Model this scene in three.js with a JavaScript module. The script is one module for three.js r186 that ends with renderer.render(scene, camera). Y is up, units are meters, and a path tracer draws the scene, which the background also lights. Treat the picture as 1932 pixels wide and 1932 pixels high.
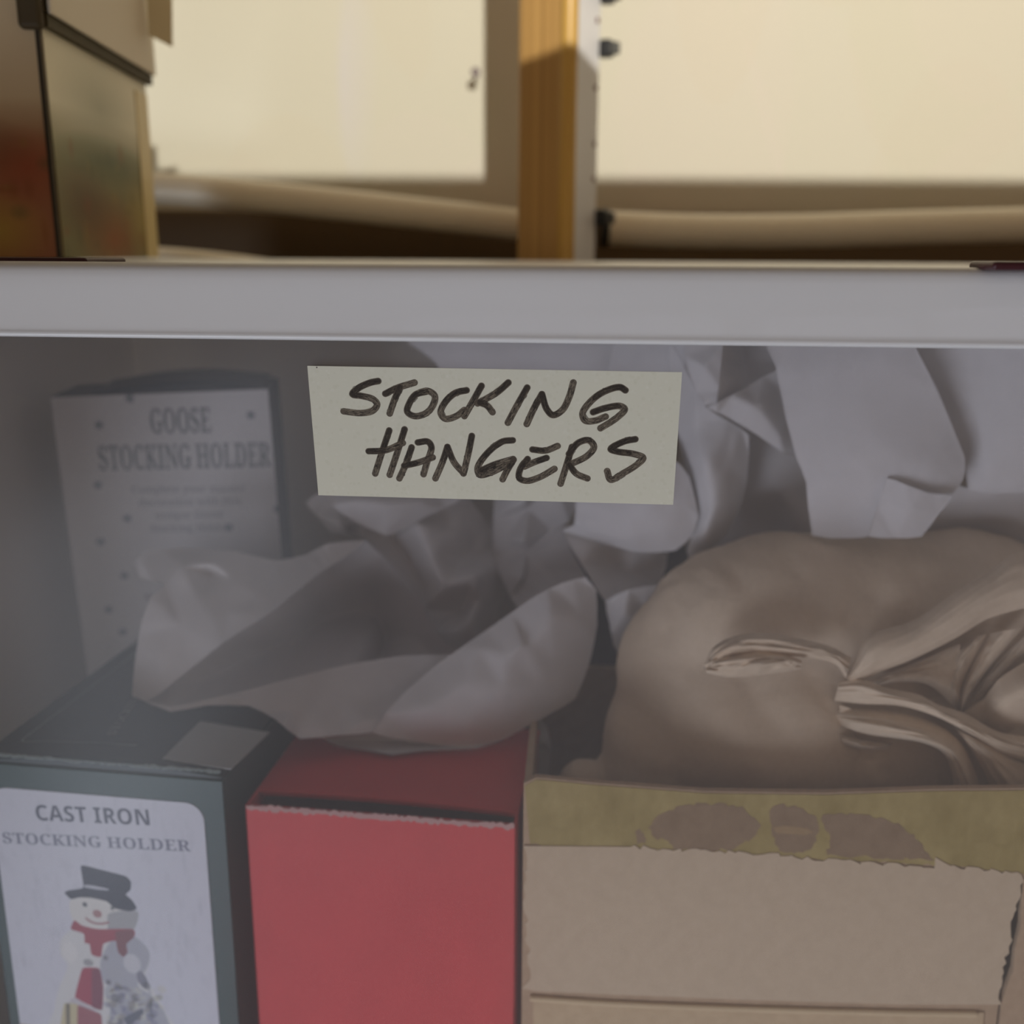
import * as THREE from 'three';
import { RoundedBoxGeometry } from 'three/addons/geometries/RoundedBoxGeometry.js';
import { ImprovedNoise } from 'three/addons/math/ImprovedNoise.js';
import { MarchingCubes } from 'three/addons/objects/MarchingCubes.js';
import { mergeGeometries, mergeVertices } from 'three/addons/utils/BufferGeometryUtils.js';
import { RectAreaLightUniformsLib } from 'three/addons/lights/RectAreaLightUniformsLib.js';
RectAreaLightUniformsLib.init();

// ---------------------------------------------------------------- camera, light, exposure
const scene = new THREE.Scene();
const LID = 1.10;                                   // height of the lid's top face above the floor
const camera = new THREE.PerspectiveCamera(53.13, 1, 0.01, 20);
camera.position.set(0, LID + 0.0016, 0);
camera.rotation.set(-THREE.MathUtils.degToRad(14.0), 0, 0.006, 'YXZ');
camera.focus = 0.235;
camera.userData.fStop = 9.5;
camera.updateMatrixWorld(true);
scene.add(camera);
const renderer = new THREE.WebGLRenderer({ antialias: true });
renderer.toneMapping = THREE.LinearToneMapping;
renderer.toneMappingExposure = 1.0;
renderer.shadowMap.enabled = true;
scene.background = new THREE.Color(0x0a0a0c);
const BULB = { at: [0.18, LID + 0.48, 0.50], color: 0xfffaee, candela: 3.6 };
const SIDE_FILL = { color: 0xe2eaf6, nits: 11.0 };          // cool fill from the window added in the left wall

// ---------------------------------------------------------------- helpers
const V = (x, y, z) => new THREE.Vector3(x, y, z);
const noise = new ImprovedNoise();
function rng(seed) { let s = seed >>> 0; return () => { s = (s + 0x6d2b79f5) >>> 0; let t = s; t = Math.imul(t ^ (t >>> 15), t | 1); t ^= t + Math.imul(t ^ (t >>> 7), t | 61); return ((t ^ (t >>> 14)) >>> 0) / 4294967296; }; }
const eye = camera.position.clone();
function ray(px, py) { return V((px - 966) / 1932, -(py - 966) / 1932, -1).applyQuaternion(camera.quaternion); }
function at(px, py, dist) { const d = ray(px, py); return eye.clone().addScaledVector(d, -dist / d.z); }        // the point in the place at that distance in front of the eye
function onPlane(px, py, o, n) { const d = ray(px, py); return eye.clone().addScaledVector(d, o.clone().sub(eye).dot(n) / d.dot(n)); }
const used = {};
function numbered(n) { const k = used[n] = (used[n] ?? -1) + 1; return k ? `${n}_${String(k).padStart(3, '0')}` : n; }
function shadows(o) { o.castShadow = true; o.receiveShadow = true; return o; }
function tag(o, label, category, group) { o.userData = { ...o.userData, label, category }; if (group) o.userData.group = group; return o; }
function thing(name, label, category, pos, turn = 0, group) {
  const g = new THREE.Group(); g.name = numbered(name); g.position.copy(pos); g.rotation.y = turn; scene.add(g); g.updateMatrixWorld(true); return tag(g, label, category, group);
}
function part(name, geo, mat, parent, label) { const m = shadows(new THREE.Mesh(geo, mat)); m.name = name; parent.add(m); if (label) m.userData.label = label; return m; }
function struct(name, geo, mat, pos) { const m = shadows(new THREE.Mesh(geo, mat)); m.name = name; if (pos) m.position.copy(pos); m.userData.kind = 'structure'; scene.add(m); return m; }
function loose(name, geo, mat, label, category, group) {                // a thing of one mesh, its origin moved to its base
  geo.computeBoundingBox(); const b = geo.boundingBox, c = V((b.min.x + b.max.x) / 2, b.min.y, (b.min.z + b.max.z) / 2);
  geo.translate(-c.x, -c.y, -c.z); const m = shadows(new THREE.Mesh(geo, mat)); m.name = numbered(name); m.position.copy(c); scene.add(m); return tag(m, label, category, group);
}
function box(w, h, d, r = 0.0008) { return new RoundedBoxGeometry(w, h, d, 2, Math.min(r, w / 2.2, h / 2.2, d / 2.2)); }
function mat(hex, rough = 0.85, extra = {}) { return new THREE.MeshStandardMaterial({ color: hex, roughness: rough, ...extra }); }
function lin(r, g, b, rough = 0.85, extra = {}) { const m = new THREE.MeshStandardMaterial({ roughness: rough, ...extra }); m.color.setRGB(r, g, b); return m; }
function canvasTex(w, h, draw) { const c = document.createElement('canvas'); c.width = w; c.height = h; const g = c.getContext('2d'); draw(g, w, h); const t = new THREE.CanvasTexture(c); t.colorSpace = THREE.SRGBColorSpace; t.anisotropy = 8; return t; }
function mottle(w, h, base, amp, sx, sy, seed, grain = 0, tint = [1, 1, 1]) {   // soft uneven colour plus fine grain
  const d = new Uint8Array(w * h * 4), R = rng(seed);
  for (let y = 0; y < h; y++) for (let x = 0; x < w; x++) {
    const n = noise.noise(x / w * sx, y / h * sy, seed) + 0.5 * noise.noise(x / w * sx * 2.7, y / h * sy * 2.7, seed + 5) + 0.25 * noise.noise(x / w * sx * 7, y / h * sy * 7, seed + 9), g = (R() - 0.5) * grain;
    for (let k = 0; k < 3; k++) d[(y * w + x) * 4 + k] = Math.max(0, Math.min(255, base[k] + (n * amp * tint[k]) + g));
    d[(y * w + x) * 4 + 3] = 255;
  }
  const t = new THREE.DataTexture(d, w, h); t.colorSpace = THREE.SRGBColorSpace; t.magFilter = THREE.LinearFilter; t.minFilter = THREE.LinearFilter; t.wrapS = t.wrapT = THREE.RepeatWrapping; t.needsUpdate = true; return t;
}
// a sheet of paper or tissue: control points [px, py, distance], outlined, triangulated, refined, softened, wrinkled, given a thickness
function inside(p, poly) { let c = false; for (let i = 0, j = poly.length - 1; i < poly.length; j = i++) { const a = poly[i], b = poly[j]; if ((a[1] > p[1]) !== (b[1] > p[1]) && p[0] < (b[0] - a[0]) * (p[1] - a[1]) / (b[1] - a[1]) + a[0]) c = !c; } return c; }
function delaunay(pts) {
  const n = pts.length, P = pts.map((p, i) => [p[0] + 1e-3 * Math.sin(i * 12.9898), p[1] + 1e-3 * Math.sin(i * 78.233)]); P.push([-1e5, -1e5], [1e5, -1e5], [0, 2e5]);
  const circ = (a, b, c) => { const [ax, ay] = P[a], [bx, by] = P[b], [cx, cy] = P[c], d = 2 * (ax * (by - cy) + bx * (cy - ay) + cx * (ay - by)); const ux = ((ax * ax + ay * ay) * (by - cy) + (bx * bx + by * by) * (cy - ay) + (cx * cx + cy * cy) * (ay - by)) / d, uy = ((ax * ax + ay * ay) * (cx - bx) + (bx * bx + by * by) * (ax - cx) + (cx * cx + cy * cy) * (bx - ax)) / d; return [a, b, c, ux, uy, (ax - ux) ** 2 + (ay - uy) ** 2]; };
  let T = [circ(n, n + 1, n + 2)];
  for (let i = 0; i < n; i++) {
    const bad = T.filter(t => (P[i][0] - t[3]) ** 2 + (P[i][1] - t[4]) ** 2 < t[5]), edges = new Map();
    for (const t of bad) for (const [a, b] of [[t[0], t[1]], [t[1], t[2]], [t[2], t[0]]]) { const k = a < b ? a + ',' + b : b + ',' + a; edges.set(k, edges.has(k) ? null : [a, b]); }
    T = T.filter(t => !bad.includes(t)); for (const e of edges.values()) if (e) T.push(circ(e[0], e[1], i));
  }
  return T.filter(t => t[0] < n && t[1] < n && t[2] < n).map(t => [t[0], t[1], t[2]]);
}
function sheet(outline, inner = [], o = {}) {
  const { fine = 3, soft = 3, amp = 0.0006, freq = 60, seed = 1, thick = 0.00025, round = 2 } = o;
  let out = outline;
  if (round > 1) { out = []; const n = outline.length; for (let i = 0; i < n; i++) { const a = outline[(i + n - 1) % n], b = outline[i], c = outline[(i + 1) % n], d = outline[(i + 2) % n]; const long = Math.hypot(c[0] - b[0], c[1] - b[1]); const m = long > 30 ? round : 1; for (let s = 0; s < m; s++) { const t = s / m; out.push([0, 1, 2].map(k => { const lin_ = b[k] + (c[k] - b[k]) * t; const cr = 0.5 * (2 * b[k] + (c[k] - a[k]) * t + (2 * a[k] - 5 * b[k] + 4 * c[k] - d[k]) * t * t + (3 * b[k] - a[k] - 3 * c[k] + d[k]) * t * t * t); return lin_ * 0.55 + cr * 0.45; })); } } }
  const pts = [...out, ...inner];
  let tris = delaunay(pts).filter(t => inside([(pts[t[0]][0] + pts[t[1]][0] + pts[t[2]][0]) / 3, (pts[t[0]][1] + pts[t[1]][1] + pts[t[2]][1]) / 3], out));
  let v = pts.map(p => at(p[0], p[1], p[2]));
  for (let k = 0; k < fine; k++) { const mid = new Map(), nt = []; const m = (a, b) => { const key = a < b ? a * 1e6 + b : b * 1e6 + a; if (!mid.has(key)) { mid.set(key, v.length); v.push(v[a].clone().add(v[b]).multiplyScalar(0.5)); } return mid.get(key); }; for (const [a, b, c] of tris) { const x = m(a, b), y = m(b, c), z = m(c, a); nt.push([a, x, z], [x, b, y], [z, y, c], [x, y, z]); } tris = nt; }
  const ec = new Map(); for (const t of tris) for (let k = 0; k < 3; k++) { const a = t[k], b = t[(k + 1) % 3], key = a < b ? a * 1e6 + b : b * 1e6 + a; ec.set(key, ec.has(key) ? null : [a, b]); }
  const rim = [...ec.values()].filter(Boolean), edge = new Uint8Array(v.length); for (const [a, b] of rim) edge[a] = edge[b] = 1;
  const nb = v.map(() => new Set()); for (const [a, b, c] of tris) { nb[a].add(b).add(c); nb[b].add(a).add(c); nb[c].add(a).add(b); }
  for (let s = 0; s < soft; s++) { const w = v.map((p, i) => { if (edge[i]) return p; const q = V(0, 0, 0); for (const j of nb[i]) q.add(v[j]); return p.clone().lerp(q.multiplyScalar(1 / nb[i].size), 0.6); }); v = w; }
  const crease = p => { const a = 1 - Math.abs(noise.noise(p.x * freq, p.y * freq, p.z * freq + seed * 7.3)) * 2.2, b = 1 - Math.abs(noise.noise(p.x * freq * 2.3 + 9, p.y * freq * 2.3, p.z * freq + seed * 3.1)) * 2.2; return a + 0.45 * b - 0.7; };
  v = v.map(p => { const d = p.clone().sub(eye).normalize(); return p.clone().addScaledVector(d, -amp * crease(p)); });
  if (o.rest) v = v.map(p => { const y = o.rest(p); return p.y < y ? eye.clone().addScaledVector(p.clone().sub(eye), (y - eye.y) / (p.y - eye.y)) : p; });
  const N = v.length, pos = new Float32Array(N * 6), idx = [], uv = new Float32Array(N * 4);
  const nm = v.map(() => V(0, 0, 0)); for (const [a, b, c] of tris) { const q = v[b].clone().sub(v[a]).cross(v[c].clone().sub(v[a])); nm[a].add(q); nm[b].add(q); nm[c].add(q); }
  const flip = tris.length && nm.reduce((s, q, i) => s + q.dot(v[i].clone().sub(eye)), 0) > 0;
  v.forEach((p, i) => { const q = nm[i].normalize().multiplyScalar((flip ? -1 : 1) * thick / 2), back = p.clone().sub(q), f = p.clone().add(q); pos.set([f.x, f.y, f.z], i * 3); pos.set([back.x, back.y, back.z], (N + i) * 3); uv.set([p.x * 8, p.y * 8], i * 2); uv.set([p.x * 8, p.y * 8], (N + i) * 2); });
  for (const [a, b, c] of tris) flip ? idx.push(a, c, b, N + a, N + b, N + c) : idx.push(a, b, c, N + a, N + c, N + b);
  for (const [a, b] of rim) flip ? idx.push(b, a, N + a, b, N + a, N + b) : idx.push(a, b, N + b, a, N + b, N + a);
  const g = new THREE.BufferGeometry(); g.setAttribute('position', new THREE.BufferAttribute(pos, 3)); g.setAttribute('uv', new THREE.BufferAttribute(uv, 2)); g.setIndex(idx); g.computeVertexNormals(); return g;
}
// a thin printed slab on a face: frame {o, x, y, n}; its canvas is drawn in the face's own metres
function frameOf(g, z) { g.updateMatrixWorld(true); const q = g.getWorldQuaternion(new THREE.Quaternion()); return { o: g.localToWorld(V(0, 0, z)), x: V(1, 0, 0).applyQuaternion(q), y: V(0, 1, 0).applyQuaternion(q), n: V(0, 0, 1).applyQuaternion(q) }; }
function local(f, px, py) { const p = onPlane(px, py, f.o, f.n).sub(f.o); return [p.dot(f.x), p.dot(f.y)]; }
function printCanvas(x0, x1, y0, y1, ppm, draw) {
  const w = Math.round((x1 - x0) * ppm), h = Math.round((y1 - y0) * ppm);
  return canvasTex(w, h, g => draw(g, ([x, y]) => [(x - x0) * ppm, (y1 - y) * ppm], ppm, w, h));
}
function slab(poly, z0, z1, x0, x1, y0, y1) {                       // polygon (metres on the face) with thickness and uv over the canvas rectangle
  const s = new THREE.Shape(poly.map(p => new THREE.Vector2(p[0], p[1]))), g = new THREE.ExtrudeGeometry(s, { depth: z1 - z0, bevelEnabled: false, curveSegments: 12 });
  g.translate(0, 0, z0); const p = g.attributes.position, uv = g.attributes.uv; for (let i = 0; i < p.count; i++) uv.setXY(i, (p.getX(i) - x0) / (x1 - x0), (p.getY(i) - y0) / (y1 - y0)); return g;
}
function textLine(g, str, a, b, cap, font, color, capRatio = 0.72) {        // between two canvas points on a baseline, letters of that cap height
  const L = Math.hypot(b[0] - a[0], b[1] - a[1]); g.save(); g.translate(a[0], a[1]); g.rotate(Math.atan2(b[1] - a[1], b[0] - a[0])); g.font = font.replace('%', Math.round(cap / capRatio)); g.fillStyle = color; g.textBaseline = 'alphabetic'; const w = g.measureText(str).width; g.scale(L / w, 1); g.fillText(str, 0, 0); g.restore();
}

// ---------------------------------------------------------------- materials
const paint = new THREE.MeshStandardMaterial({ roughness: 0.9, map: mottle(256, 256, [226, 212, 184], 7, 3, 3, 3, 4) });
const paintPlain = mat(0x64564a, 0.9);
const shadeBrown = lin(0.10, 0.058, 0.022, 0.6);  // brown kept dark to give the shade below the pipes
const paperTex = mottle(256, 256, [214, 209, 207], 5, 5, 5, 11, 4);
const paper = new THREE.MeshStandardMaterial({ roughness: 0.9, map: paperTex });
const tissueTex = mottle(256, 256, [224, 202, 174], 8, 6, 6, 17, 8);
const tissue = new THREE.MeshStandardMaterial({ roughness: 0.95, map: tissueTex });
function kraftMat(base, seed, amp = 7) { return new THREE.MeshStandardMaterial({ roughness: 0.9, map: mottle(256, 256, base, amp, 7, 5, seed, 9) }); }
const plastic = new THREE.MeshPhysicalMaterial({ roughness: 0.2, transmission: 0.965, thickness: 0, ior: 1.35, specularIntensity: 0.12, side: THREE.DoubleSide });
plastic.color.setRGB(0.93, 0.93, 0.95);
const plasticBack = new THREE.MeshPhysicalMaterial({ roughness: 0.4, transmission: 0.5, thickness: 0, ior: 1.35, specularIntensity: 0.12, side: THREE.DoubleSide }); plasticBack.color.setRGB(0.92, 0.88, 0.82);
const plasticEdge = new THREE.MeshPhysicalMaterial({ roughness: 0.4, transmission: 0.4, thickness: 0, side: THREE.DoubleSide }); plasticEdge.color.setRGB(0.85, 0.86, 0.88);
const lidPlastic = new THREE.MeshPhysicalMaterial({ roughness: 0.38, transmission: 0.12, thickness: 0 }); lidPlastic.color.setRGB(0.80, 0.81, 0.84);

// ---------------------------------------------------------------- the room (a walk-in store cupboard)
const LX = -0.45, RX = 0.80, CX = (LX + RX) / 2, WID = RX - LX, BACK = -0.62, FRONT = 1.30, TOP = 2.25, T = 0.10, CZ = (FRONT + BACK) / 2;
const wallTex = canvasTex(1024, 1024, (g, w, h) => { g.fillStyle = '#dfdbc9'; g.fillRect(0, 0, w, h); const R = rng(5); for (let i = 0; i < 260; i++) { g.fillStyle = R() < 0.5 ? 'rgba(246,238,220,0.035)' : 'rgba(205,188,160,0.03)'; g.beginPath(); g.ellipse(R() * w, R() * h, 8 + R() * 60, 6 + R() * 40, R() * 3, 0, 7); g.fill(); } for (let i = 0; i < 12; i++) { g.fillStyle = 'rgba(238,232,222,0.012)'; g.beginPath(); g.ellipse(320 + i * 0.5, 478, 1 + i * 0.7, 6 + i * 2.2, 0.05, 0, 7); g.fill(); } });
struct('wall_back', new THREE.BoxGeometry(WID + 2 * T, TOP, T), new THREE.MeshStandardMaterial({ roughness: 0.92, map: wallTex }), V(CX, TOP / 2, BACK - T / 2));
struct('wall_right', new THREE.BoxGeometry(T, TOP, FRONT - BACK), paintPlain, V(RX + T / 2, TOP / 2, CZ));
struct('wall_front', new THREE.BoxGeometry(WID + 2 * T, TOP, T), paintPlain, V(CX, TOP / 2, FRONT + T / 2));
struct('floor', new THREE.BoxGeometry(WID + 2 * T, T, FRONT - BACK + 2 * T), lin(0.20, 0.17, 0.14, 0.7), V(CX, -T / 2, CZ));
struct('ceiling', new THREE.BoxGeometry(WID + 2 * T, T, FRONT - BACK + 2 * T), mat(0x9a8c78, 0.9), V(CX, TOP + T / 2, CZ));
// the left wall, with a low unseen window added as a fill light
const WZ0 = 0.12, WZ1 = 0.76, WY0 = 0.42, WY1 = 0.84;
{ const seg = (z0, z1, y0, y1) => new THREE.BoxGeometry(T, y1 - y0, z1 - z0).translate(LX - T / 2, (y0 + y1) / 2, (z0 + z1) / 2);
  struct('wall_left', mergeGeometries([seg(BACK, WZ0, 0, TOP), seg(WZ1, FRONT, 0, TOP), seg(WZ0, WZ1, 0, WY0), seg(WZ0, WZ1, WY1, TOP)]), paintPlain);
  const w = new THREE.Group(); w.name = 'added_window_1'; w.position.set(LX - 0.05, WY0, (WZ0 + WZ1) / 2); w.rotation.y = Math.PI / 2; w.userData.kind = 'structure'; scene.add(w);
  const W = WZ1 - WZ0, H = WY1 - WY0, bar = (a, b, x, y) => box(a, b, 0.04, 0.003).translate(x, y, 0);
  part('frame', mergeGeometries([bar(W, 0.03, 0, 0.015), bar(W, 0.03, 0, H - 0.015), bar(0.03, H, -W / 2 + 0.015, H / 2), bar(0.03, H, W / 2 - 0.015, H / 2), bar(0.02, H, 0, H / 2)]), mat(0xf2efe8, 0.5), w);
  part('pane', new THREE.BoxGeometry(W, H, 0.006).translate(0, H / 2, -0.012), new THREE.MeshStandardMaterial({ color: 0xdfe8f5, emissive: SIDE_FILL.color, emissiveIntensity: 0.9, roughness: 0.3 }), w);
  const sideFill = new THREE.RectAreaLight(SIDE_FILL.color, SIDE_FILL.nits, W - 0.05, H - 0.05); sideFill.name = 'window_fill'; sideFill.position.set(LX + 0.005, (WY0 + WY1) / 2, (WZ0 + WZ1) / 2); sideFill.rotation.y = -Math.PI / 2; scene.add(sideFill); }
// shelf carries the bin; an unseen board added overhead shades all that is low
const SHELF = LID - 0.2775;
struct('shelf_board', box(WID, 0.022, 0.39, 0.002), lin(0.42, 0.33, 0.22, 0.7), V(CX, SHELF - 0.011, BACK + 0.195));
struct('added_shade_board', box(WID, 0.018, 0.50, 0.002), lin(0.30, 0.22, 0.13, 0.7), V(CX, LID + 0.1705 - 0.009, -0.05));
struct('shade_board_1', box(WID, 0.36, 0.016, 0.003), shadeBrown, V(CX, at(966, 400, 0.612).y - 0.18, BACK + 0.009));  // dark strip added along the wall for the shade under the pipes

// ---------------------------------------------------------------- lamp
{ const [x, y, z] = BULB.at, l = thing('pendant_lamp', 'bare warm bulb hanging on a cord from the ceiling', 'lamp', V(x, y, z));
  part('bulb', new THREE.LatheGeometry([[0.0001, -0.034], [0.012, -0.032], [0.024, -0.022], [0.029, -0.006], [0.026, 0.012], [0.016, 0.03], [0.013, 0.042]].map(p => new THREE.Vector2(...p)), 24), new THREE.MeshStandardMaterial({ color: 0xfff2d8, emissive: BULB.color, emissiveIntensity: 4, roughness: 0.4 }), l);
  part('socket', new THREE.CylinderGeometry(0.016, 0.018, 0.05, 20).translate(0, 0.066, 0), mat(0x222222, 0.5), l);
  part('cord', new THREE.CylinderGeometry(0.003, 0.003, TOP - y - 0.09, 8).translate(0, 0.09 + (TOP - y - 0.09) / 2, 0), mat(0x222222, 0.6), l);
  const p = new THREE.PointLight(BULB.color, BULB.candela, 0, 2); p.name = 'bulb_light'; p.castShadow = true; p.shadow.radius = 0.5; p.shadow.bias = -0.0005; p.shadow.mapSize.set(2048, 2048); l.add(p); }

// ---------------------------------------------------------------- storage bin and lid
const YAW = -THREE.MathUtils.degToRad(4.7), BW = 0.42, BD = 0.265, BH = 0.275;
const binO = V(0, LID, -0.22);
const binM = new THREE.Matrix4().makeRotationY(YAW).setPosition(binO);
const B = (x, y, z) => V(x, y, z).applyMatrix4(binM);
const TAPER = Math.tan(THREE.MathUtils.degToRad(5.5));
const bin = thing('storage_bin', 'cloudy see-through plastic storage bin full of boxes and crumpled paper', 'storage bin', B(0, -BH, -BD / 2), YAW);
{ // own axes: origin at the middle of the base; front is +z
  const th = 0.0016, y1 = BH - 0.004, zf = y => BD / 2 - 0.006 - TAPER * (BH - y), xs = y => BW / 2 - 0.006 - TAPER * 0.6 * (BH - y);
  const quad = (pts) => { const [a, b, c, d] = pts.map(p => V(...p)); const n = b.clone().sub(a).cross(d.clone().sub(a)).normalize().multiplyScalar(-th); const q = [a, b, c, d].map(p => p.clone().add(n)); const g = new THREE.BufferGeometry(); const P = []; const f = (...v) => { for (const i of [0, 1, 2, 0, 2, 3]) P.push(v[i].x, v[i].y, v[i].z); }; f(a, b, c, d); f(q[3], q[2], q[1], q[0]); f(a, q[0], q[1], b); f(b, q[1], q[2], c); f(c, q[2], q[3], d); f(d, q[3], q[0], a); g.setAttribute('position', new THREE.Float32BufferAttribute(P, 3)); g.setAttribute('uv', new THREE.Float32BufferAttribute(new Float32Array(P.length / 3 * 2), 2)); g.computeVertexNormals(); return g; };
  part('front_panel', quad([[-xs(0), 0, zf(0)], [xs(0), 0, zf(0)], [xs(y1), y1, zf(y1)], [-xs(y1), y1, zf(y1)]]), plastic, bin);
  part('back_panel', quad([[xs(0), 0, -zf(0)], [-xs(0), 0, -zf(0)], [-xs(y1), y1, -zf(y1)], [xs(y1), y1, -zf(y1)]]), plasticBack, bin);
  for (const s of [-1, 1]) part('side_panel', s < 0 ? quad([[-xs(0), 0, -zf(0)], [-xs(0), 0, zf(0)], [-xs(y1), y1, zf(y1)], [-xs(y1), y1, -zf(y1)]]) : quad([[xs(0), 0, zf(0)], [xs(0), 0, -zf(0)], [xs(y1), y1, -zf(y1)], [xs(y1), y1, zf(y1)]]), plasticBack, bin);
  part('bottom_panel', box(2 * xs(0), 0.002, 2 * zf(0)).translate(0, 0.001, 0), plasticEdge, bin);
}
function sweepRect(w, d, r, profile) {                               // a profile [outward, y] swept round a rectangle with rounded corners
  const ring = []; for (let c = 0; c < 4; c++) for (let k = 0; k <= 6; k++) { const a = (c + k / 6) * Math.PI / 2, sx = [1, -1, -1, 1][c], sz = [1, 1, -1, -1][c]; ring.push([sx * (w / 2 - r), sz * (d / 2 - r), Math.cos(a), Math.sin(a)]); }
  const P = [], I = [], m = profile.length, n = ring.length; for (const [cx, cz, ca, sa] of ring) for (const [o, y] of profile) P.push(cx + ca * (r + o), y, cz + sa * (r + o));
  for (let i = 0; i < n; i++) for (let j = 0; j < m - 1; j++) { const a = i * m + j, b = ((i + 1) % n) * m + j; I.push(a, b, a + 1, b, b + 1, a + 1); }
  const c = P.length / 3; P.push(0, profile[m - 1][1], 0); for (let i = 0; i < n; i++) I.push(i * m + m - 1, ((i + 1) % n) * m + m - 1, c);
  const g = new THREE.BufferGeometry(); g.setAttribute('position', new THREE.Float32BufferAttribute(P, 3)); g.setAttribute('uv', new THREE.Float32BufferAttribute(new Float32Array(P.length / 3 * 2), 2)); g.setIndex(I); g.computeVertexNormals(); return g;
}
const SK = 0.0162;
const lid = thing('bin_lid', 'frosted white plastic lid with a deep rim closing the storage bin', 'lid', B(0, -SK, -BD / 2), YAW);
part('lid_panel', sweepRect(BW, BD, 0.012, [[-0.0016, 0.002], [-0.0012, 0.0005], [-0.0002, 0], [0.0005, 0.0002], [0.0008, 0.0008], [0.0006, 0.0013], [0.0003, 0.0018], [0.0002, 0.0028], [-0.0001, 0.0060], [-0.0003, 0.0100], [-0.0004, 0.0128], [-0.0007, 0.0142], [-0.0012, 0.0152], [-0.0022, 0.0159], [-0.0034, 0.0162], [-0.0060, 0.0162], [-0.0072, 0.0158], [-0.0085, 0.0156]]), lidPlastic, lid);
{ const maroon = lin(0.045, 0.006, 0.012, 0.45), tab = (w, d, h) => box(w, h, d, h * 0.45);
  const place = (p, g) => { const q = lid.worldToLocal(p); part('latch', g.translate(q.x, q.y, q.z), maroon, lid, 'dark maroon latch flap'); };
  lid.updateMatrixWorld(true);
  place(at(70, 490, 0.247).setY(LID + 0.0001), tab(0.034, 0.02, 0.0014)); place(at(1965, 503, 0.213).setY(LID + 0.0004), tab(0.024, 0.014, 0.0017)); }
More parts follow.
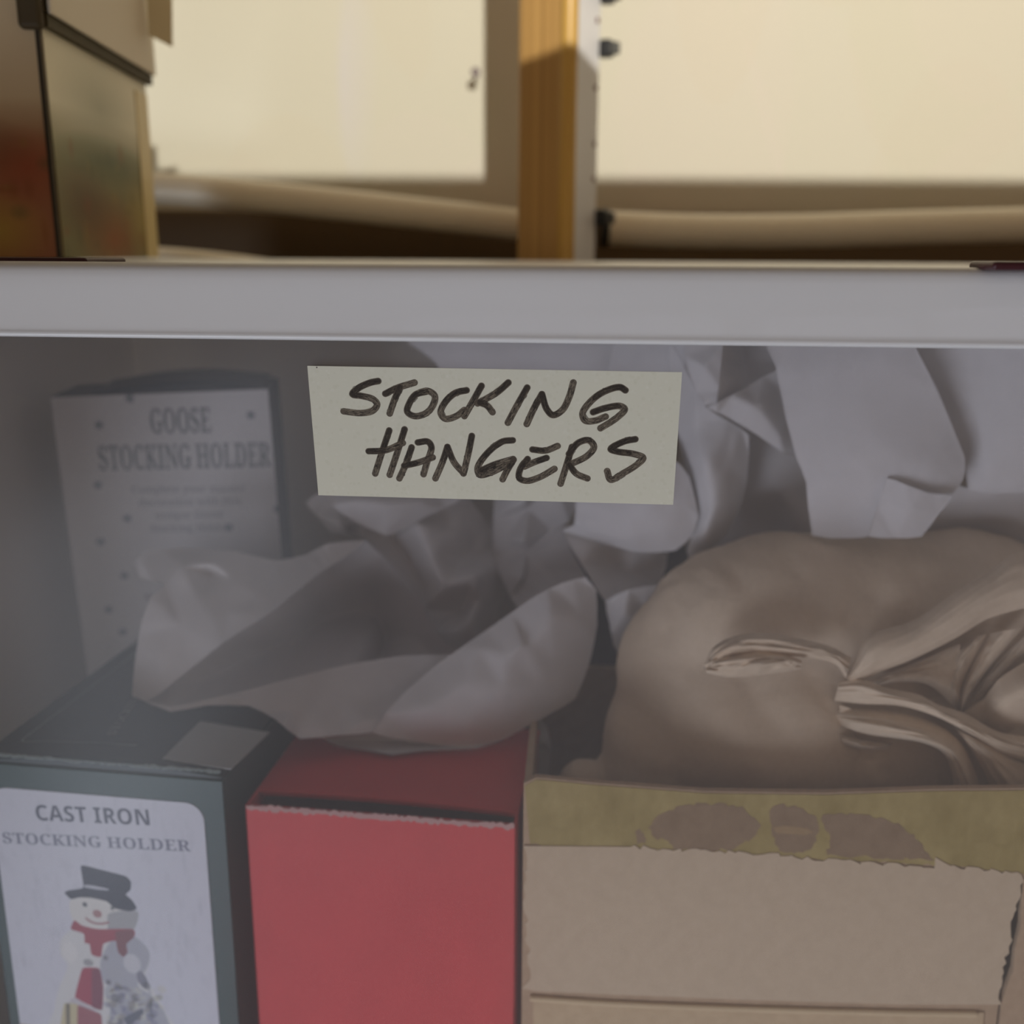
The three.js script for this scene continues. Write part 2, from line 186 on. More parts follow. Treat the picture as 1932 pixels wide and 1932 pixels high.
// hand-lettered label stuck on the front
{ const n = V(0, -Math.sin(Math.atan(TAPER)), Math.cos(Math.atan(TAPER))).applyAxisAngle(V(0, 1, 0), YAW), o = B(0, -0.03, -0.006 - TAPER * 0.03).addScaledVector(n, 0.0003);
  const x = V(Math.cos(YAW), 0, -Math.sin(YAW)), y = n.clone().cross(x), f = { o, x, y, n };
  const c = [[580, 690], [1287, 702], [1270, 952], [601, 934]].map(p => local(f, ...p)), pad = 0.001, xa = Math.min(...c.map(p => p[0])) - pad, xb = Math.max(...c.map(p => p[0])) + pad, ya = Math.min(...c.map(p => p[1])) - pad, yb = Math.max(...c.map(p => p[1])) + pad;
  const strokes = { S: [[420, 190, 385, 197, 330, 222, 302, 250, 345, 258, 395, 272, 415, 295, 395, 325, 340, 336, 262, 328]], T: [[452, 248, 505, 222, 585, 197], [518, 218, 492, 280, 472, 338]], O: [[640, 238, 590, 252, 560, 295, 552, 330, 585, 350, 640, 335, 674, 290, 676, 255, 645, 235, 610, 242]], C: [[822, 232, 770, 245, 722, 290, 704, 335, 725, 362, 775, 350, 812, 322]], K: [[890, 212, 852, 280, 812, 350], [1012, 197, 960, 242, 872, 292], [882, 288, 915, 302, 940, 332]], I: [[1098, 220, 1050, 305, 1010, 380]], N: [[1165, 250, 1130, 312, 1096, 386], [1165, 250, 1187, 318, 1215, 345, 1258, 322, 1290, 260, 1308, 197]], G: [[1545, 232, 1520, 218, 1445, 240, 1385, 285, 1350, 338, 1362, 370, 1410, 370, 1455, 352], [1398, 332, 1450, 314, 1520, 304, 1542, 318, 1505, 358, 1432, 405]], H: [[470, 415, 440, 505, 406, 612], [540, 410, 505, 520, 472, 618], [376, 510, 455, 505, 532, 472]], A: [[572, 492, 545, 570, 516, 634], [600, 470, 645, 466, 662, 490, 642, 560, 626, 615], [538, 576, 600, 562, 668, 538]], N2: [[735, 490, 712, 560, 680, 634], [735, 490, 765, 560, 806, 608], [846, 440, 830, 520, 808, 612]], G2: [[1032, 460, 985, 466, 915, 520, 872, 588, 882, 618, 925, 610, 985, 582, 1034, 550], [1036, 548, 1005, 600, 986, 638], [890, 596, 950, 570, 1034, 545]], E: [[1122, 502, 1180, 507, 1236, 486], [1186, 540, 1130, 560, 1085, 580], [1100, 545, 1066, 592, 1062, 632, 1095, 645, 1155, 628, 1222, 590]], R: [[1302, 490, 1278, 570, 1250, 658], [1288, 522, 1330, 472, 1378, 460, 1402, 490, 1372, 530, 1290, 572], [1290, 572, 1322, 612, 1372, 634]], S2: [[1590, 455, 1540, 465, 1478, 500, 1510, 512, 1582, 522, 1626, 540, 1592, 575, 1535, 610, 1478, 640, 1462, 600]] };
  const tex = printCanvas(xa, xb, ya, yb, 19000, (g, to, ppm, w, h) => {
    g.fillStyle = '#d6d5c6'; g.fillRect(0, 0, w, h); const R = rng(9);
    for (let i = 0; i < 1500; i++) { g.fillStyle = R() < 0.5 ? 'rgba(255,255,250,0.05)' : 'rgba(120,118,100,0.04)'; g.beginPath(); g.arc(R() * w, R() * h, 1 + R() * 9, 0, 7); g.fill(); }
    const Z = (x, y) => to(local(f, 540 + 0.41408 * x, 640 + 0.41408 * y)), u = ppm * 0.000049; g.lineCap = 'round'; g.lineJoin = 'round';
    for (const list of Object.values(strokes)) for (const s of list) {
      const pts = []; for (let i = 0; i < s.length; i += 2) pts.push(Z(s[i], s[i + 1]));
      const cur = new THREE.CatmullRomCurve3(pts.map(p => V(p[0], p[1], 0)), false, 'centripetal'), n = Math.ceil(cur.getLength() / (u * 6)), q = cur.getSpacedPoints(n), wide = 31 * u;
      g.strokeStyle = 'rgba(74,64,54,0.88)'; g.lineWidth = wide; g.beginPath(); q.forEach((p, i) => i ? g.lineTo(p.x, p.y) : g.moveTo(p.x, p.y)); g.stroke();
      g.strokeStyle = 'rgba(40,32,26,0.75)'; g.lineWidth = wide * 0.75; g.beginPath(); q.slice(0, Math.ceil(n * 0.42)).forEach((p, i) => i ? g.lineTo(p.x, p.y) : g.moveTo(p.x, p.y)); g.stroke();
      for (let k = 0; k < n * 3; k++) { const i = Math.floor(R() * n), t = i / n, p = q[i], p2 = q[Math.min(n, i + 1 + Math.floor(R() * 4))], ox = (R() - 0.5) * wide * 0.85, oy = (R() - 0.5) * wide * 0.85; g.lineWidth = u * (1.5 + R() * 3); g.strokeStyle = R() < 0.62 - t * 0.25 ? 'rgba(24,18,14,0.5)' : `rgba(150,140,122,${0.12 + 0.3 * t})`; g.beginPath(); g.moveTo(p.x + ox, p.y + oy); g.lineTo(p2.x + ox, p2.y + oy); g.stroke(); }
    }
    g.fillStyle = '#4a4038'; const dot = to(local(f, 598, 693)); g.beginPath(); g.arc(dot[0], dot[1], 3, 0, 7); g.fill();
  });
  const m = new THREE.Matrix4().makeBasis(x, y, n).setPosition(o), geo = slab(c, 0, 0.00015, xa, xb, ya, yb); geo.applyMatrix4(m);
  loose('name_label', geo, new THREE.MeshStandardMaterial({ map: tex, roughness: 0.8 }), 'pale paper label hand-lettered STOCKING HANGERS stuck to the bin front', 'label'); }

// ---------------------------------------------------------------- cartons in the bin
const FLOOR_Y = LID - BH + 0.0022;
// a carton whose front right (or left) upper corner stands at a point; group at its base, own z towards the viewer
function cartonGroup(name, label, corner, side, w, d, turnDeg, lean = 0) {
  const turn = THREE.MathUtils.degToRad(turnDeg), dx = V(Math.cos(turn), 0, -Math.sin(turn)), dz = V(Math.sin(turn), 0, Math.cos(turn));
  const c = corner.clone().addScaledVector(dx, -side * w / 2).addScaledVector(dz, -d / 2); c.y = FLOOR_Y + Math.abs(lean) * w / 2; const h = corner.y - c.y;
  const g = thing(name, label, 'box', c, turn); g.rotation.z = lean; g.updateMatrixWorld(true); return { g, h };
}
function wornEdge(x0, x1, y, z, th, seed, R = rng(seed)) {            // pale frayed board fibre along a cut edge
  const s = []; const n = 90; for (let i = 0; i <= n; i++) s.push([x0 + (x1 - x0) * i / n, y + th * (0.15 + 0.75 * R())]); for (let i = n; i >= 0; i--) s.push([x0 + (x1 - x0) * i / n, y - th * (0.3 + 0.9 * R())]);
  return new THREE.ExtrudeGeometry(new THREE.Shape(s.map(p => new THREE.Vector2(...p))), { depth: 0.0005, bevelEnabled: false }).translate(0, 0, z);
}
function bentFlap(w, d, th, arch, z0, lip) {                        // a lid flap, arched a little across, its front lip tucked down
  const n = 24, m = 8, P = [], I = []; const y = (u) => arch * (1 - (2 * u - 1) ** 2);
  const prof = []; for (let j = 0; j <= m; j++) prof.push([z0 - d * j / m, 0]); const lipPts = [[z0 + 0.0006, -0.0004], [z0 + 0.0008, -0.0012], [z0 + 0.0003, -lip]];
  const full = [...lipPts.reverse(), ...prof]; const k = full.length;
  for (const s of [0, -th]) for (let i = 0; i <= n; i++) for (const [z, dy] of full) P.push(-w / 2 + w * i / n, y(i / n) + dy + s, z);
  const A = (n + 1) * k; for (let i = 0; i < n; i++) for (let j = 0; j < k - 1; j++) { const a = i * k + j, b = a + k; I.push(a, b, a + 1, b, b + 1, a + 1, A + a, A + a + 1, A + b, A + b, A + a + 1, A + b + 1); }
  for (let i = 0; i < n; i++) { const a = i * k, b = a + k, c = a + k - 1, e = b + k - 1; I.push(a, A + a, b, b, A + a, A + b, c, e, A + c, e, A + e, A + c); }
  const g = new THREE.BufferGeometry(); g.setAttribute('position', new THREE.Float32BufferAttribute(P, 3)); const uv = []; for (let i = 0; i < P.length; i += 3) uv.push((P[i] + w / 2) / w, (z0 - P[i + 2]) / d); g.setAttribute('uv', new THREE.Float32BufferAttribute(uv, 2)); g.setIndex(I); g.computeVertexNormals(); return g;
}
// --- dark green carton with the snowman label
{ const corner = at(421, 1474, 0.2625), w = 0.0765, d = 0.104, { g, h } = cartonGroup('stocking_holder_box', 'dark green carton with a snowman picture on its pale label, lower left', corner, 1, w, d, -8);
  const green = lin(0.016, 0.060, 0.050, 0.5), hd = d / 2;
  part('body', mergeGeometries([box(w, h, 0.001).translate(0, h / 2, hd - 0.0005), box(w, h, 0.001).translate(0, h / 2, -hd + 0.0005), box(0.001, h, d).translate(-w / 2 + 0.0005, h / 2, 0), box(0.001, h, d).translate(w / 2 - 0.0005, h / 2, 0), box(w, 0.001, d).translate(0, 0.0005, 0)]), green, g);
  const f = frameOf(g, hd), x0 = -w / 2, x1 = w / 2;
  const topF = { o: g.localToWorld(V(0, h + 0.003, 0)), x: f.x, y: f.n.clone().negate(), n: V(0, 1, 0) };
  const topTex = printCanvas(-w / 2, w / 2, -hd, hd, 7000, (c, to, ppm, W, H) => {
    c.fillStyle = '#1e3432'; c.fillRect(0, 0, W, H); const R = rng(3); for (let i = 0; i < 400; i++) { c.fillStyle = 'rgba(90,100,100,0.05)'; c.fillRect(R() * W, R() * H, 1 + R() * 30, 1); }
    const q = (px, py) => to(local(topF, px, py)), a = q(28, 1397), b = q(255, 1413), e = q(225, 1222); c.strokeStyle = '#8d9795'; c.lineWidth = 2.6; c.lineJoin = 'round'; c.beginPath(); c.moveTo(...b); c.lineTo(a[0] + 14, a[1]); c.quadraticCurveTo(a[0], a[1], a[0], a[1] - 14); c.lineTo(a[0] + (e[0] - a[0]) * 0.1, e[1]); c.stroke();
    textLine(c, 'STOCKING HOLDER', q(212, 1393), q(305, 1250), 0.0026 * ppm, '%px serif', '#8f8a86'); });
  part('top_flap', bentFlap(w - 0.0012, d - 0.001, 0.0006, 0.0022, hd - 0.0016, 0.006).translate(0, h + 0.0012, 0), new THREE.MeshStandardMaterial({ map: topTex, roughness: 0.5 }), g);
  part('worn_edge', wornEdge(-w / 2 + 0.001, w / 2 - 0.001, 0, 0, 0.0006, 21).rotateX(-0.9).translate(0, h + 0.0022, hd - 0.0012), lin(0.30, 0.37, 0.35), g);
  part('price_sticker', (() => { const s = [[300, 1347], [508, 1381], [436, 1450], [254, 1424]].map(p => local(topF, ...p)); return slab(s, 0, 0.0003, 0, 1, 0, 1).rotateX(-Math.PI / 2).translate(0, h + 0.0026, 0); })(), lin(0.42, 0.43, 0.41, 0.6), g, 'plain grey-white sticker');
  // pale label on the front with its printing
  const c0 = [local(f, 372, 1513), local(f, -20, 1486)], yTop = (c0[0][1] + c0[1][1]) / 2, xr = local(f, 388, 1580)[0], xl = -w / 2 + 0.0038, yb = 0.012, r = 0.0055;
  const poly = []; const arc = (cx, cy, a0) => { for (let k = 0; k <= 8; k++) { const a = a0 + k / 8 * Math.PI / 2; poly.push([cx + r * Math.cos(a), cy + r * Math.sin(a)]); } }; arc(xr - r, yTop - r, 0); arc(xl + r, yTop - r, Math.PI / 2); arc(xl + r, yb + r, Math.PI); arc(xr - r, yb + r, -Math.PI / 2);
  const tex = printCanvas(xl, xr, yb, yTop, 13000, (c, to, ppm, W, H) => {
    c.fillStyle = '#dcdee6'; c.fillRect(0, 0, W, H); const R = rng(31), q = (px, py) => to(local(f, px, py)), k = ppm * 0.000141;
    for (let i = 0; i < 900; i++) { c.fillStyle = R() < 0.5 ? 'rgba(225,225,235,0.06)' : 'rgba(130,130,155,0.05)'; const y = R() * H; c.beginPath(); c.ellipse(R() * W, y, 2 + R() * 12, 6 + R() * 40, 0, 0, 7); c.fill(); }
    textLine(c, 'CAST IRON', q(68, 1547), q(288, 1557), 36 * k, 'bold %px sans-serif', '#5b6170'); textLine(c, 'STOCKING HOLDER', q(6, 1590), q(361, 1606), 24 * k, 'bold %px serif', '#7d8292', 0.68);
    // snowman, drawn as printed (points in zoomed coordinates)
    const Z = (x, y) => q(x * 0.21739, 1600 + y * 0.21739), fill = (pts, col, soft = 0.5) => { c.fillStyle = col; c.beginPath(); const cur = new THREE.CatmullRomCurve3(pts.map(p => { const z = Z(...p); return V(z[0], z[1], 0); }), true, 'catmullrom', soft).getPoints(pts.length * 8); cur.forEach((p, i) => i ? c.lineTo(p.x, p.y) : c.moveTo(p.x, p.y)); c.closePath(); c.fill(); };
    const blob = (x, y, rx, ry, col, rot = 0) => { const z = Z(x, y), s = ppm * 0.0000307; c.fillStyle = col; c.beginPath(); c.ellipse(z[0], z[1], rx * s, ry * s, rot, 0, 7); c.fill(); };
    fill([[530, 800], [600, 720], [720, 690], [900, 700], [1160, 760], [1280, 880], [1300, 1000], [1260, 1120], [1350, 1260], [1440, 1420], [1450, 1600], [500, 1600], [480, 1380], [520, 1200], [590, 1020], [530, 920]], '#e2e3e0');
    fill([[1010, 760], [1160, 760], [1290, 880], [1290, 1010], [1200, 1180], [1320, 1280], [1440, 1440], [1440, 1600], [1000, 1600], [960, 1380], [1010, 1250], [900, 1150], [880, 960]], '#b9bcc4');
    blob(1150, 1000, 90, 110, '#d6d8dc'); blob(1000, 1080, 90, 70, '#b9bcc2'); blob(960, 1260, 60, 90, '#c0c3c8'); blob(1240, 1140, 50, 100, '#8d909c', -0.3);
    for (let i = 0; i < 90; i++) blob(930 + R() * 480, 1180 + R() * 400, 10 + R() * 45, 10 + R() * 40, ['rgba(96,100,104,0.5)', 'rgba(214,212,196,0.5)', 'rgba(140,140,128,0.5)', 'rgba(120,126,150,0.4)'][Math.floor(R() * 4)], R() * 3);
    fill([[610, 460], [680, 430], [900, 420], [1180, 540], [1190, 640], [1140, 720], [950, 730], [700, 690], [620, 580]], '#e6e5de'); fill([[960, 560], [1185, 540], [1190, 650], [1130, 720], [960, 720], [940, 640]], '#b4b6b6');
    blob(740, 487, 26, 26, '#5f6468'); blob(978, 520, 18, 20, '#6d7276'); blob(848, 567, 48, 44, '#b48a88'); c.strokeStyle = '#b07f80'; c.lineWidth = 5 * k; c.beginPath(); c.moveTo(...Z(745, 600)); c.quadraticCurveTo(...Z(820, 680), ...Z(950, 640)); c.stroke();
    fill([[650, 625], [720, 670], [860, 700], [1150, 700], [1170, 760], [1080, 830], [1000, 800], [900, 830], [880, 940], [800, 920], [780, 830], [740, 820], [730, 740], [620, 700]], '#ad4f5c', 0.3); fill([[1010, 720], [1150, 705], [1165, 770], [1100, 830], [1110, 900], [1075, 940], [1030, 900], [1010, 800]], '#8c5a5f', 0.3);
    fill([[720, 1040], [860, 1040], [900, 1200], [890, 1400], [780, 1360], [655, 1290]], '#b0455a', 0.15); fill([[800, 1050], [870, 1050], [900, 1200], [890, 1400], [800, 1370]], '#8c4a5c', 0.15); fill([[655, 1295], [800, 1385], [870, 1430], [800, 1430], [690, 1360], [600, 1330]], '#d0cbcf', 0.3);
    blob(920, 950, 26, 30, '#8b8f92'); blob(945, 1160, 28, 30, '#83878a'); blob(770, 990, 55, 40, '#a9abab'); blob(610, 900, 80, 120, '#eaeae6');
    fill([[560, 1345], [680, 1355], [680, 1600], [520, 1600]], '#d3c9a0', 0.1); fill([[575, 1350], [610, 1350], [610, 1600], [580, 1600]], '#807d6c', 0.1); fill([[680, 1360], [880, 1440], [890, 1600], [680, 1600]], '#a8656c', 0.1); fill([[1080, 1470], [1230, 1390], [1250, 1430], [1120, 1540]], '#6c7380', 0.2);
    fill([[705, 160], [740, 150], [900, 190], [1090, 240], [1140, 290], [1135, 360], [1095, 400], [1150, 450], [1190, 520], [1130, 545], [1000, 520], [930, 460], [800, 430], [690, 425], [620, 440], [565, 385], [600, 365], [720, 345], [725, 300]], '#414a55', 0.25);
    fill([[735, 318], [800, 320], [945, 352], [940, 364], [840, 356], [740, 338]], '#c9cbd2', 0.2);
    const gnd = q(0, 1926); c.fillStyle = '#bfae9c'; c.fillRect(0, gnd[1], W * 0.16, H - gnd[1]);
  });
  part('front_label', slab(poly, hd, hd + 0.0002, xl, xr, yb, yTop), new THREE.MeshStandardMaterial({ map: tex, roughness: 0.55 }), g, 'pale label printed CAST IRON STOCKING HOLDER with a snowman');
}
// --- plain red carton
{ const corner = at(974, 1556, 0.2565), w = 0.079, d = 0.06, { g, h } = cartonGroup('red_gift_box', 'plain bright red carton standing between the snowman box and the brown one', corner, 1, w, d, -7.2);
  const hd = d / 2, red = new THREE.MeshStandardMaterial({ roughness: 0.6, map: mottle(256, 256, [214, 62, 62], 6, 4, 4, 41, 6, [1, 0.5, 0.5]) });
  part('body', mergeGeometries([box(w, h, 0.001).translate(0, h / 2, hd - 0.0005), box(w, h, 0.001).translate(0, h / 2, -hd + 0.0005), box(0.001, h, d).translate(-w / 2 + 0.0005, h / 2, 0), box(0.001, h, d).translate(w / 2 - 0.0005, h / 2, 0), box(w, 0.001, d).translate(0, 0.0005, 0)]), red, g);
  part('inner_flap', box(w - 0.003, 0.0008, d - 0.003).translate(0, h - 0.0045, 0), lin(0.07, 0.055, 0.055), g, 'grey board under the flap, darkened for the shade in the gap');  // dark colour makes the gap beneath the flap read as shade
  part('top_flap', bentFlap(w - 0.001, d - 0.0085, 0.0006, 0.0008, 0, 0.0007).rotateY(-0.025).translate(0, h + 0.0002, hd - 0.0082), red, g);
  part('worn_edge', wornEdge(-w / 2 + 0.0005, w / 2 - 0.0005, 0, 0, 0.0012, 51).translate(0, h - 0.0004, hd - 0.0001), lin(0.56, 0.33, 0.30), g, 'frayed pale board along the top edge');
}
// --- brown carton with torn paper and yellowed tape
const kraftCorner = at(988, 1478, 0.2565);
{ const w = 0.182, d = 0.115, { g, h } = cartonGroup('brown_carton', 'open brown carton with yellowed tape and a torn paper patch on its front', kraftCorner, -1, w, d, -3.2), hd = d / 2;
  const kraft = kraftMat([190, 162, 130], 61), f = frameOf(g, hd);
  const topEdge = [[988, 1478], [1012, 1467], [1120, 1477], [1330, 1493], [1560, 1496], [1760, 1489], [2300, 1484]].map(p => local(f, ...p));
  const slitL = [[1904, 1655], [1896, 1700], [1890, 1780], [1884, 1850], [1884, 1890], [1880, 2010]].map(p => local(f, ...p)), slitR = [[1931, 1655], [1927, 1700], [1926, 1745], [1915, 1790], [1912, 1830], [1899, 1862], [1890, 1892], [1886, 2010]].map(p => local(f, ...p));
  const front = [[-w / 2, 0.0], [slitL[5][0], 0.0], ...slitL.slice(0, 5).reverse(), ...slitR.slice(0, 7), [slitR[7][0], 0.0], [w / 2, 0.0], [w / 2, topEdge[6][1]], ...topEdge.slice(0, 6).reverse().map(p => [Math.max(p[0], -w / 2), p[1]])];
  part('body', mergeGeometries([slab(front, hd - 0.002, hd, 0, 0.02, 0, 0.02), slab([[-w / 2, 0], [w / 2, 0], [w / 2, h - 0.012], [-w / 2, h - 0.012]], -hd, -hd + 0.002, 0, 0.02, 0, 0.02), slab([[-hd + 0.002, 0], [hd - 0.002, 0], [hd - 0.002, h - 0.002], [-hd + 0.002, h - 0.008]], 0, 0.002, 0, 0.02, 0, 0.02).rotateY(-Math.PI / 2).translate(-w / 2 + 0.002, 0, 0), slab([[-hd + 0.002, 0], [hd - 0.002, 0], [hd - 0.002, h - 0.004], [-hd + 0.002, h - 0.008]], 0, 0.002, 0, 0.02, 0, 0.02).rotateY(-Math.PI / 2).translate(w / 2, 0, 0), slab([[-w / 2, -hd], [w / 2, -hd], [w / 2, hd], [-w / 2, hd]], 0, 0.002, 0, 0.02, 0, 0.02).rotateX(-Math.PI / 2)]), kraft, g);
  // tape over the upper edge
  const jag = (pts, seed, a) => { const R = rng(seed), o = []; pts.forEach((p, i) => { const q = pts[(i + 1) % pts.length], n = p[2] ? Math.ceil(Math.hypot(q[0] - p[0], q[1] - p[1]) / 9) : 1; for (let k = 0; k < n; k++) { const t = k / n; o.push([p[0] + (q[0] - p[0]) * t + (k ? (R() - 0.5) * a : 0), p[1] + (q[1] - p[1]) * t + (k ? (R() - 0.5) * a : 0)]); } }); return o; };
  const tapeTex = mottle(256, 128, [172, 152, 92], 16, 4, 2, 71, 8);
  const face = (pts, z0, z1, s = 0.03) => slab(pts.map(p => local(f, ...p)), hd + z0, hd + z1, 0, s, 0, s);
  part('tape', face(jag([[990, 1482], [1012, 1470], [1120, 1480], [1330, 1496], [1560, 1499], [1760, 1492], [2200, 1488], [2200, 1665], [1960, 1652], [1800, 1632, 1], [1500, 1618, 1], [1200, 1602, 1], [1000, 1592]], 4, 5), 0.0001, 0.00025), new THREE.MeshStandardMaterial({ map: tapeTex, roughness: 0.35 }), g, 'yellowed packing tape');
  const fibre = kraftMat([150, 124, 94], 81), glintTan = kraftMat([168, 140, 100], 82);
  const residue = (pts, seed) => part('torn_residue', face(jag(pts.map(p => [p[0], p[1], 1]), seed, 7), 0.00025, 0.00032), fibre, g, 'brown torn fibre under the tape');
  residue([[1222, 1560], [1245, 1535], [1290, 1518], [1350, 1515], [1400, 1520], [1418, 1540], [1436, 1556], [1420, 1580], [1380, 1602], [1270, 1602], [1262, 1585], [1235, 1580]], 5);
  residue([[1452, 1528], [1470, 1516], [1505, 1522], [1540, 1540], [1544, 1556], [1536, 1590], [1515, 1608], [1470, 1604], [1456, 1575]], 6); residue([[1548, 1545], [1562, 1534], [1640, 1536], [1695, 1552], [1735, 1588], [1762, 1622], [1560, 1612], [1566, 1575]], 7); residue([[1198, 1568], [1207, 1562], [1215, 1572], [1217, 1590], [1202, 1592]], 8);
  part('tape_glint', face([[1458, 1560], [1480, 1556], [1522, 1562], [1534, 1568], [1520, 1574], [1464, 1570]], 0.00032, 0.00036), glintTan, g, 'tan strip coloured as a glint on the tape');  // lighter tan stands for a glint on the tape
  // torn kraft paper patch, a little proud, deckled both sides, its foot curled forward over a fold
  const patchPts = jag([[988, 1594], [1190, 1596, 1], [1440, 1610, 1], [1762, 1636, 1], [1764, 1616], [1792, 1632, 1], [1926, 1648], [1930, 1660, 1], [1912, 1720, 1], [1902, 1790, 1], [1889, 1840, 1], [1882, 1882], [1888, 1893], [1700, 1893], [1400, 1884], [1010, 1868], [985, 1862], [1000, 1846, 1], [994, 1760, 1], [990, 1680, 1], [993, 1610, 1]], 12, 9);
  part('torn_paper', face(patchPts, 0.00025, 0.00055), kraftMat([212, 190, 160], 91, 4), g, 'pale torn kraft paper patch');
  const patchLow = [[1006, 1880], [1400, 1896], [1700, 1905], [1855, 1908], [1850, 1990], [1006, 1990]];
  part('lower_flap', face(patchLow, 0.0002, 0.0006), kraftMat([210, 184, 146], 92), g, 'folded lower flap with a pale edge');
  part('flap_edge', (() => { const c = new THREE.CatmullRomCurve3([[1000, 1880], [1150, 1890], [1400, 1900], [1700, 1908], [1840, 1910]].map(p => { const q = local(f, ...p); return V(q[0], q[1], hd + 0.0006); })); return new THREE.TubeGeometry(c, 40, 0.0009, 8); })(), kraftMat([224, 200, 160], 93), g);
}

// --- white goose carton at the back
{ const corner = at(542, 737, 0.387), w = 0.0796, d = 0.036, { g, h } = cartonGroup('goose_box', 'tall white carton printed GOOSE STOCKING HOLDER at the back, upper left', corner, 1, w, d, 7, 0.03), hd = d / 2;
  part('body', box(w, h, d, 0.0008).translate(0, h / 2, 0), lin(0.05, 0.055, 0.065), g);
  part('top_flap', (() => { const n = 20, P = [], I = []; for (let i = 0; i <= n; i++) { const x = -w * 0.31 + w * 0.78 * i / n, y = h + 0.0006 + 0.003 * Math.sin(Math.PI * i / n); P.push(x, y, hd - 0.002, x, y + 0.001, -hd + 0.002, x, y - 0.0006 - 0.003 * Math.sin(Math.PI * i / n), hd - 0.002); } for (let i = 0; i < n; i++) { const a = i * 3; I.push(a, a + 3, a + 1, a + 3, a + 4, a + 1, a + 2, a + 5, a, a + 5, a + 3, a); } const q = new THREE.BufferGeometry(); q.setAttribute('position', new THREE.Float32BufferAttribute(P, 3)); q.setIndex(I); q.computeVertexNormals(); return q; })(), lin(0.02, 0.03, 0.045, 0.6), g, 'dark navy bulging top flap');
  const f = frameOf(g, hd), ink = '#4d5254', x0 = -w / 2, x1 = w / 2, yb = h - 0.13;
  const tex = printCanvas(x0, x1, yb, h, 9000, (c, to, ppm, W, H) => {
    c.fillStyle = '#c2bcba'; c.fillRect(0, 0, W, H); const q = (px, py) => to(local(f, px, py)), k = ppm * 0.000195;
    textLine(c, 'GOOSE', q(284, 818), q(400, 815), 46 * k, 'bold %px serif', ink, 0.68); textLine(c, 'STOCKING HOLDER', q(187, 887), q(511, 880), 46 * k, 'bold %px serif', ink, 0.68);
    const small = (s, x0, x1, y) => textLine(c, s, q(x0, y), q(x1, y - 3), 14 * k, '%px serif', '#686a6b'); small('Complete your mantel', 248, 462, 930); small('decoration with this', 262, 455, 954); small('unique Goose', 293, 423, 978); small('Stocking Holder.', 284, 440, 1003); small('Sturdy and', 272, 380, 1132);
    for (const [px, py] of [[187, 802], [245, 752], [473, 783], [527, 849], [185, 915], [240, 978], [524, 960], [190, 1022], [235, 1086], [232, 1192], [432, 995], [205, 1150]]) { const z = q(px, py), r = 9 * k; c.strokeStyle = '#6b7074'; c.lineWidth = 4.5 * k; for (let a = 0; a < 3; a++) { c.beginPath(); c.moveTo(z[0] - r * Math.cos(a * 1.047), z[1] - r * Math.sin(a * 1.047)); c.lineTo(z[0] + r * Math.cos(a * 1.047), z[1] + r * Math.sin(a * 1.047)); c.stroke(); } }
  });
  part('front_print', slab([[x0 + 0.0004, yb], [x1 - 0.0004, yb], [x1 - 0.0004, h - 0.0004], [x0 + 0.0004, h - 0.0004]], hd, hd + 0.0002, x0, x1, yb, h), new THREE.MeshStandardMaterial({ map: tex, roughness: 0.7 }), g, 'front printed with serif lettering and snowflakes');
}
// --- dark block added behind the papers for the shade in the gap
{ const c = at(985, 1075, 0.392), w = 0.135, d = 0.036, { g, h } = cartonGroup('gap_shade_block', 'dark navy block added for the shade in the gap beside the wrapped tissue bundle', c, -1, w, d, -4);
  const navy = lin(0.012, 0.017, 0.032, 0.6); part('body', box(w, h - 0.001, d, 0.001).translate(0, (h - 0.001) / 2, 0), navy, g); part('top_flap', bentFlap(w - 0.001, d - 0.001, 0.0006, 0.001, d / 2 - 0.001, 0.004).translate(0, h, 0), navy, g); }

// ---------------------------------------------------------------- crumpled white papers
const castC = at(421, 1474, 0.2625), castTop = castC.y + 0.0044, redTop = at(974, 1556, 0.2565).y + 0.0026;
const restY = p => { const e = castC.x + 0.006 + (-p.z - 0.2625) * 0.142, t = THREE.MathUtils.clamp((p.x - e) / 0.008, 0, 1); return castTop + (redTop - castTop) * t; };      // the paper lies on the two cartons
function sheetThing(name, label, sheets, m, group, category = 'paper') { return loose(name, sheets.length > 1 ? mergeGeometries(sheets) : sheets[0], m, label, category, group); }
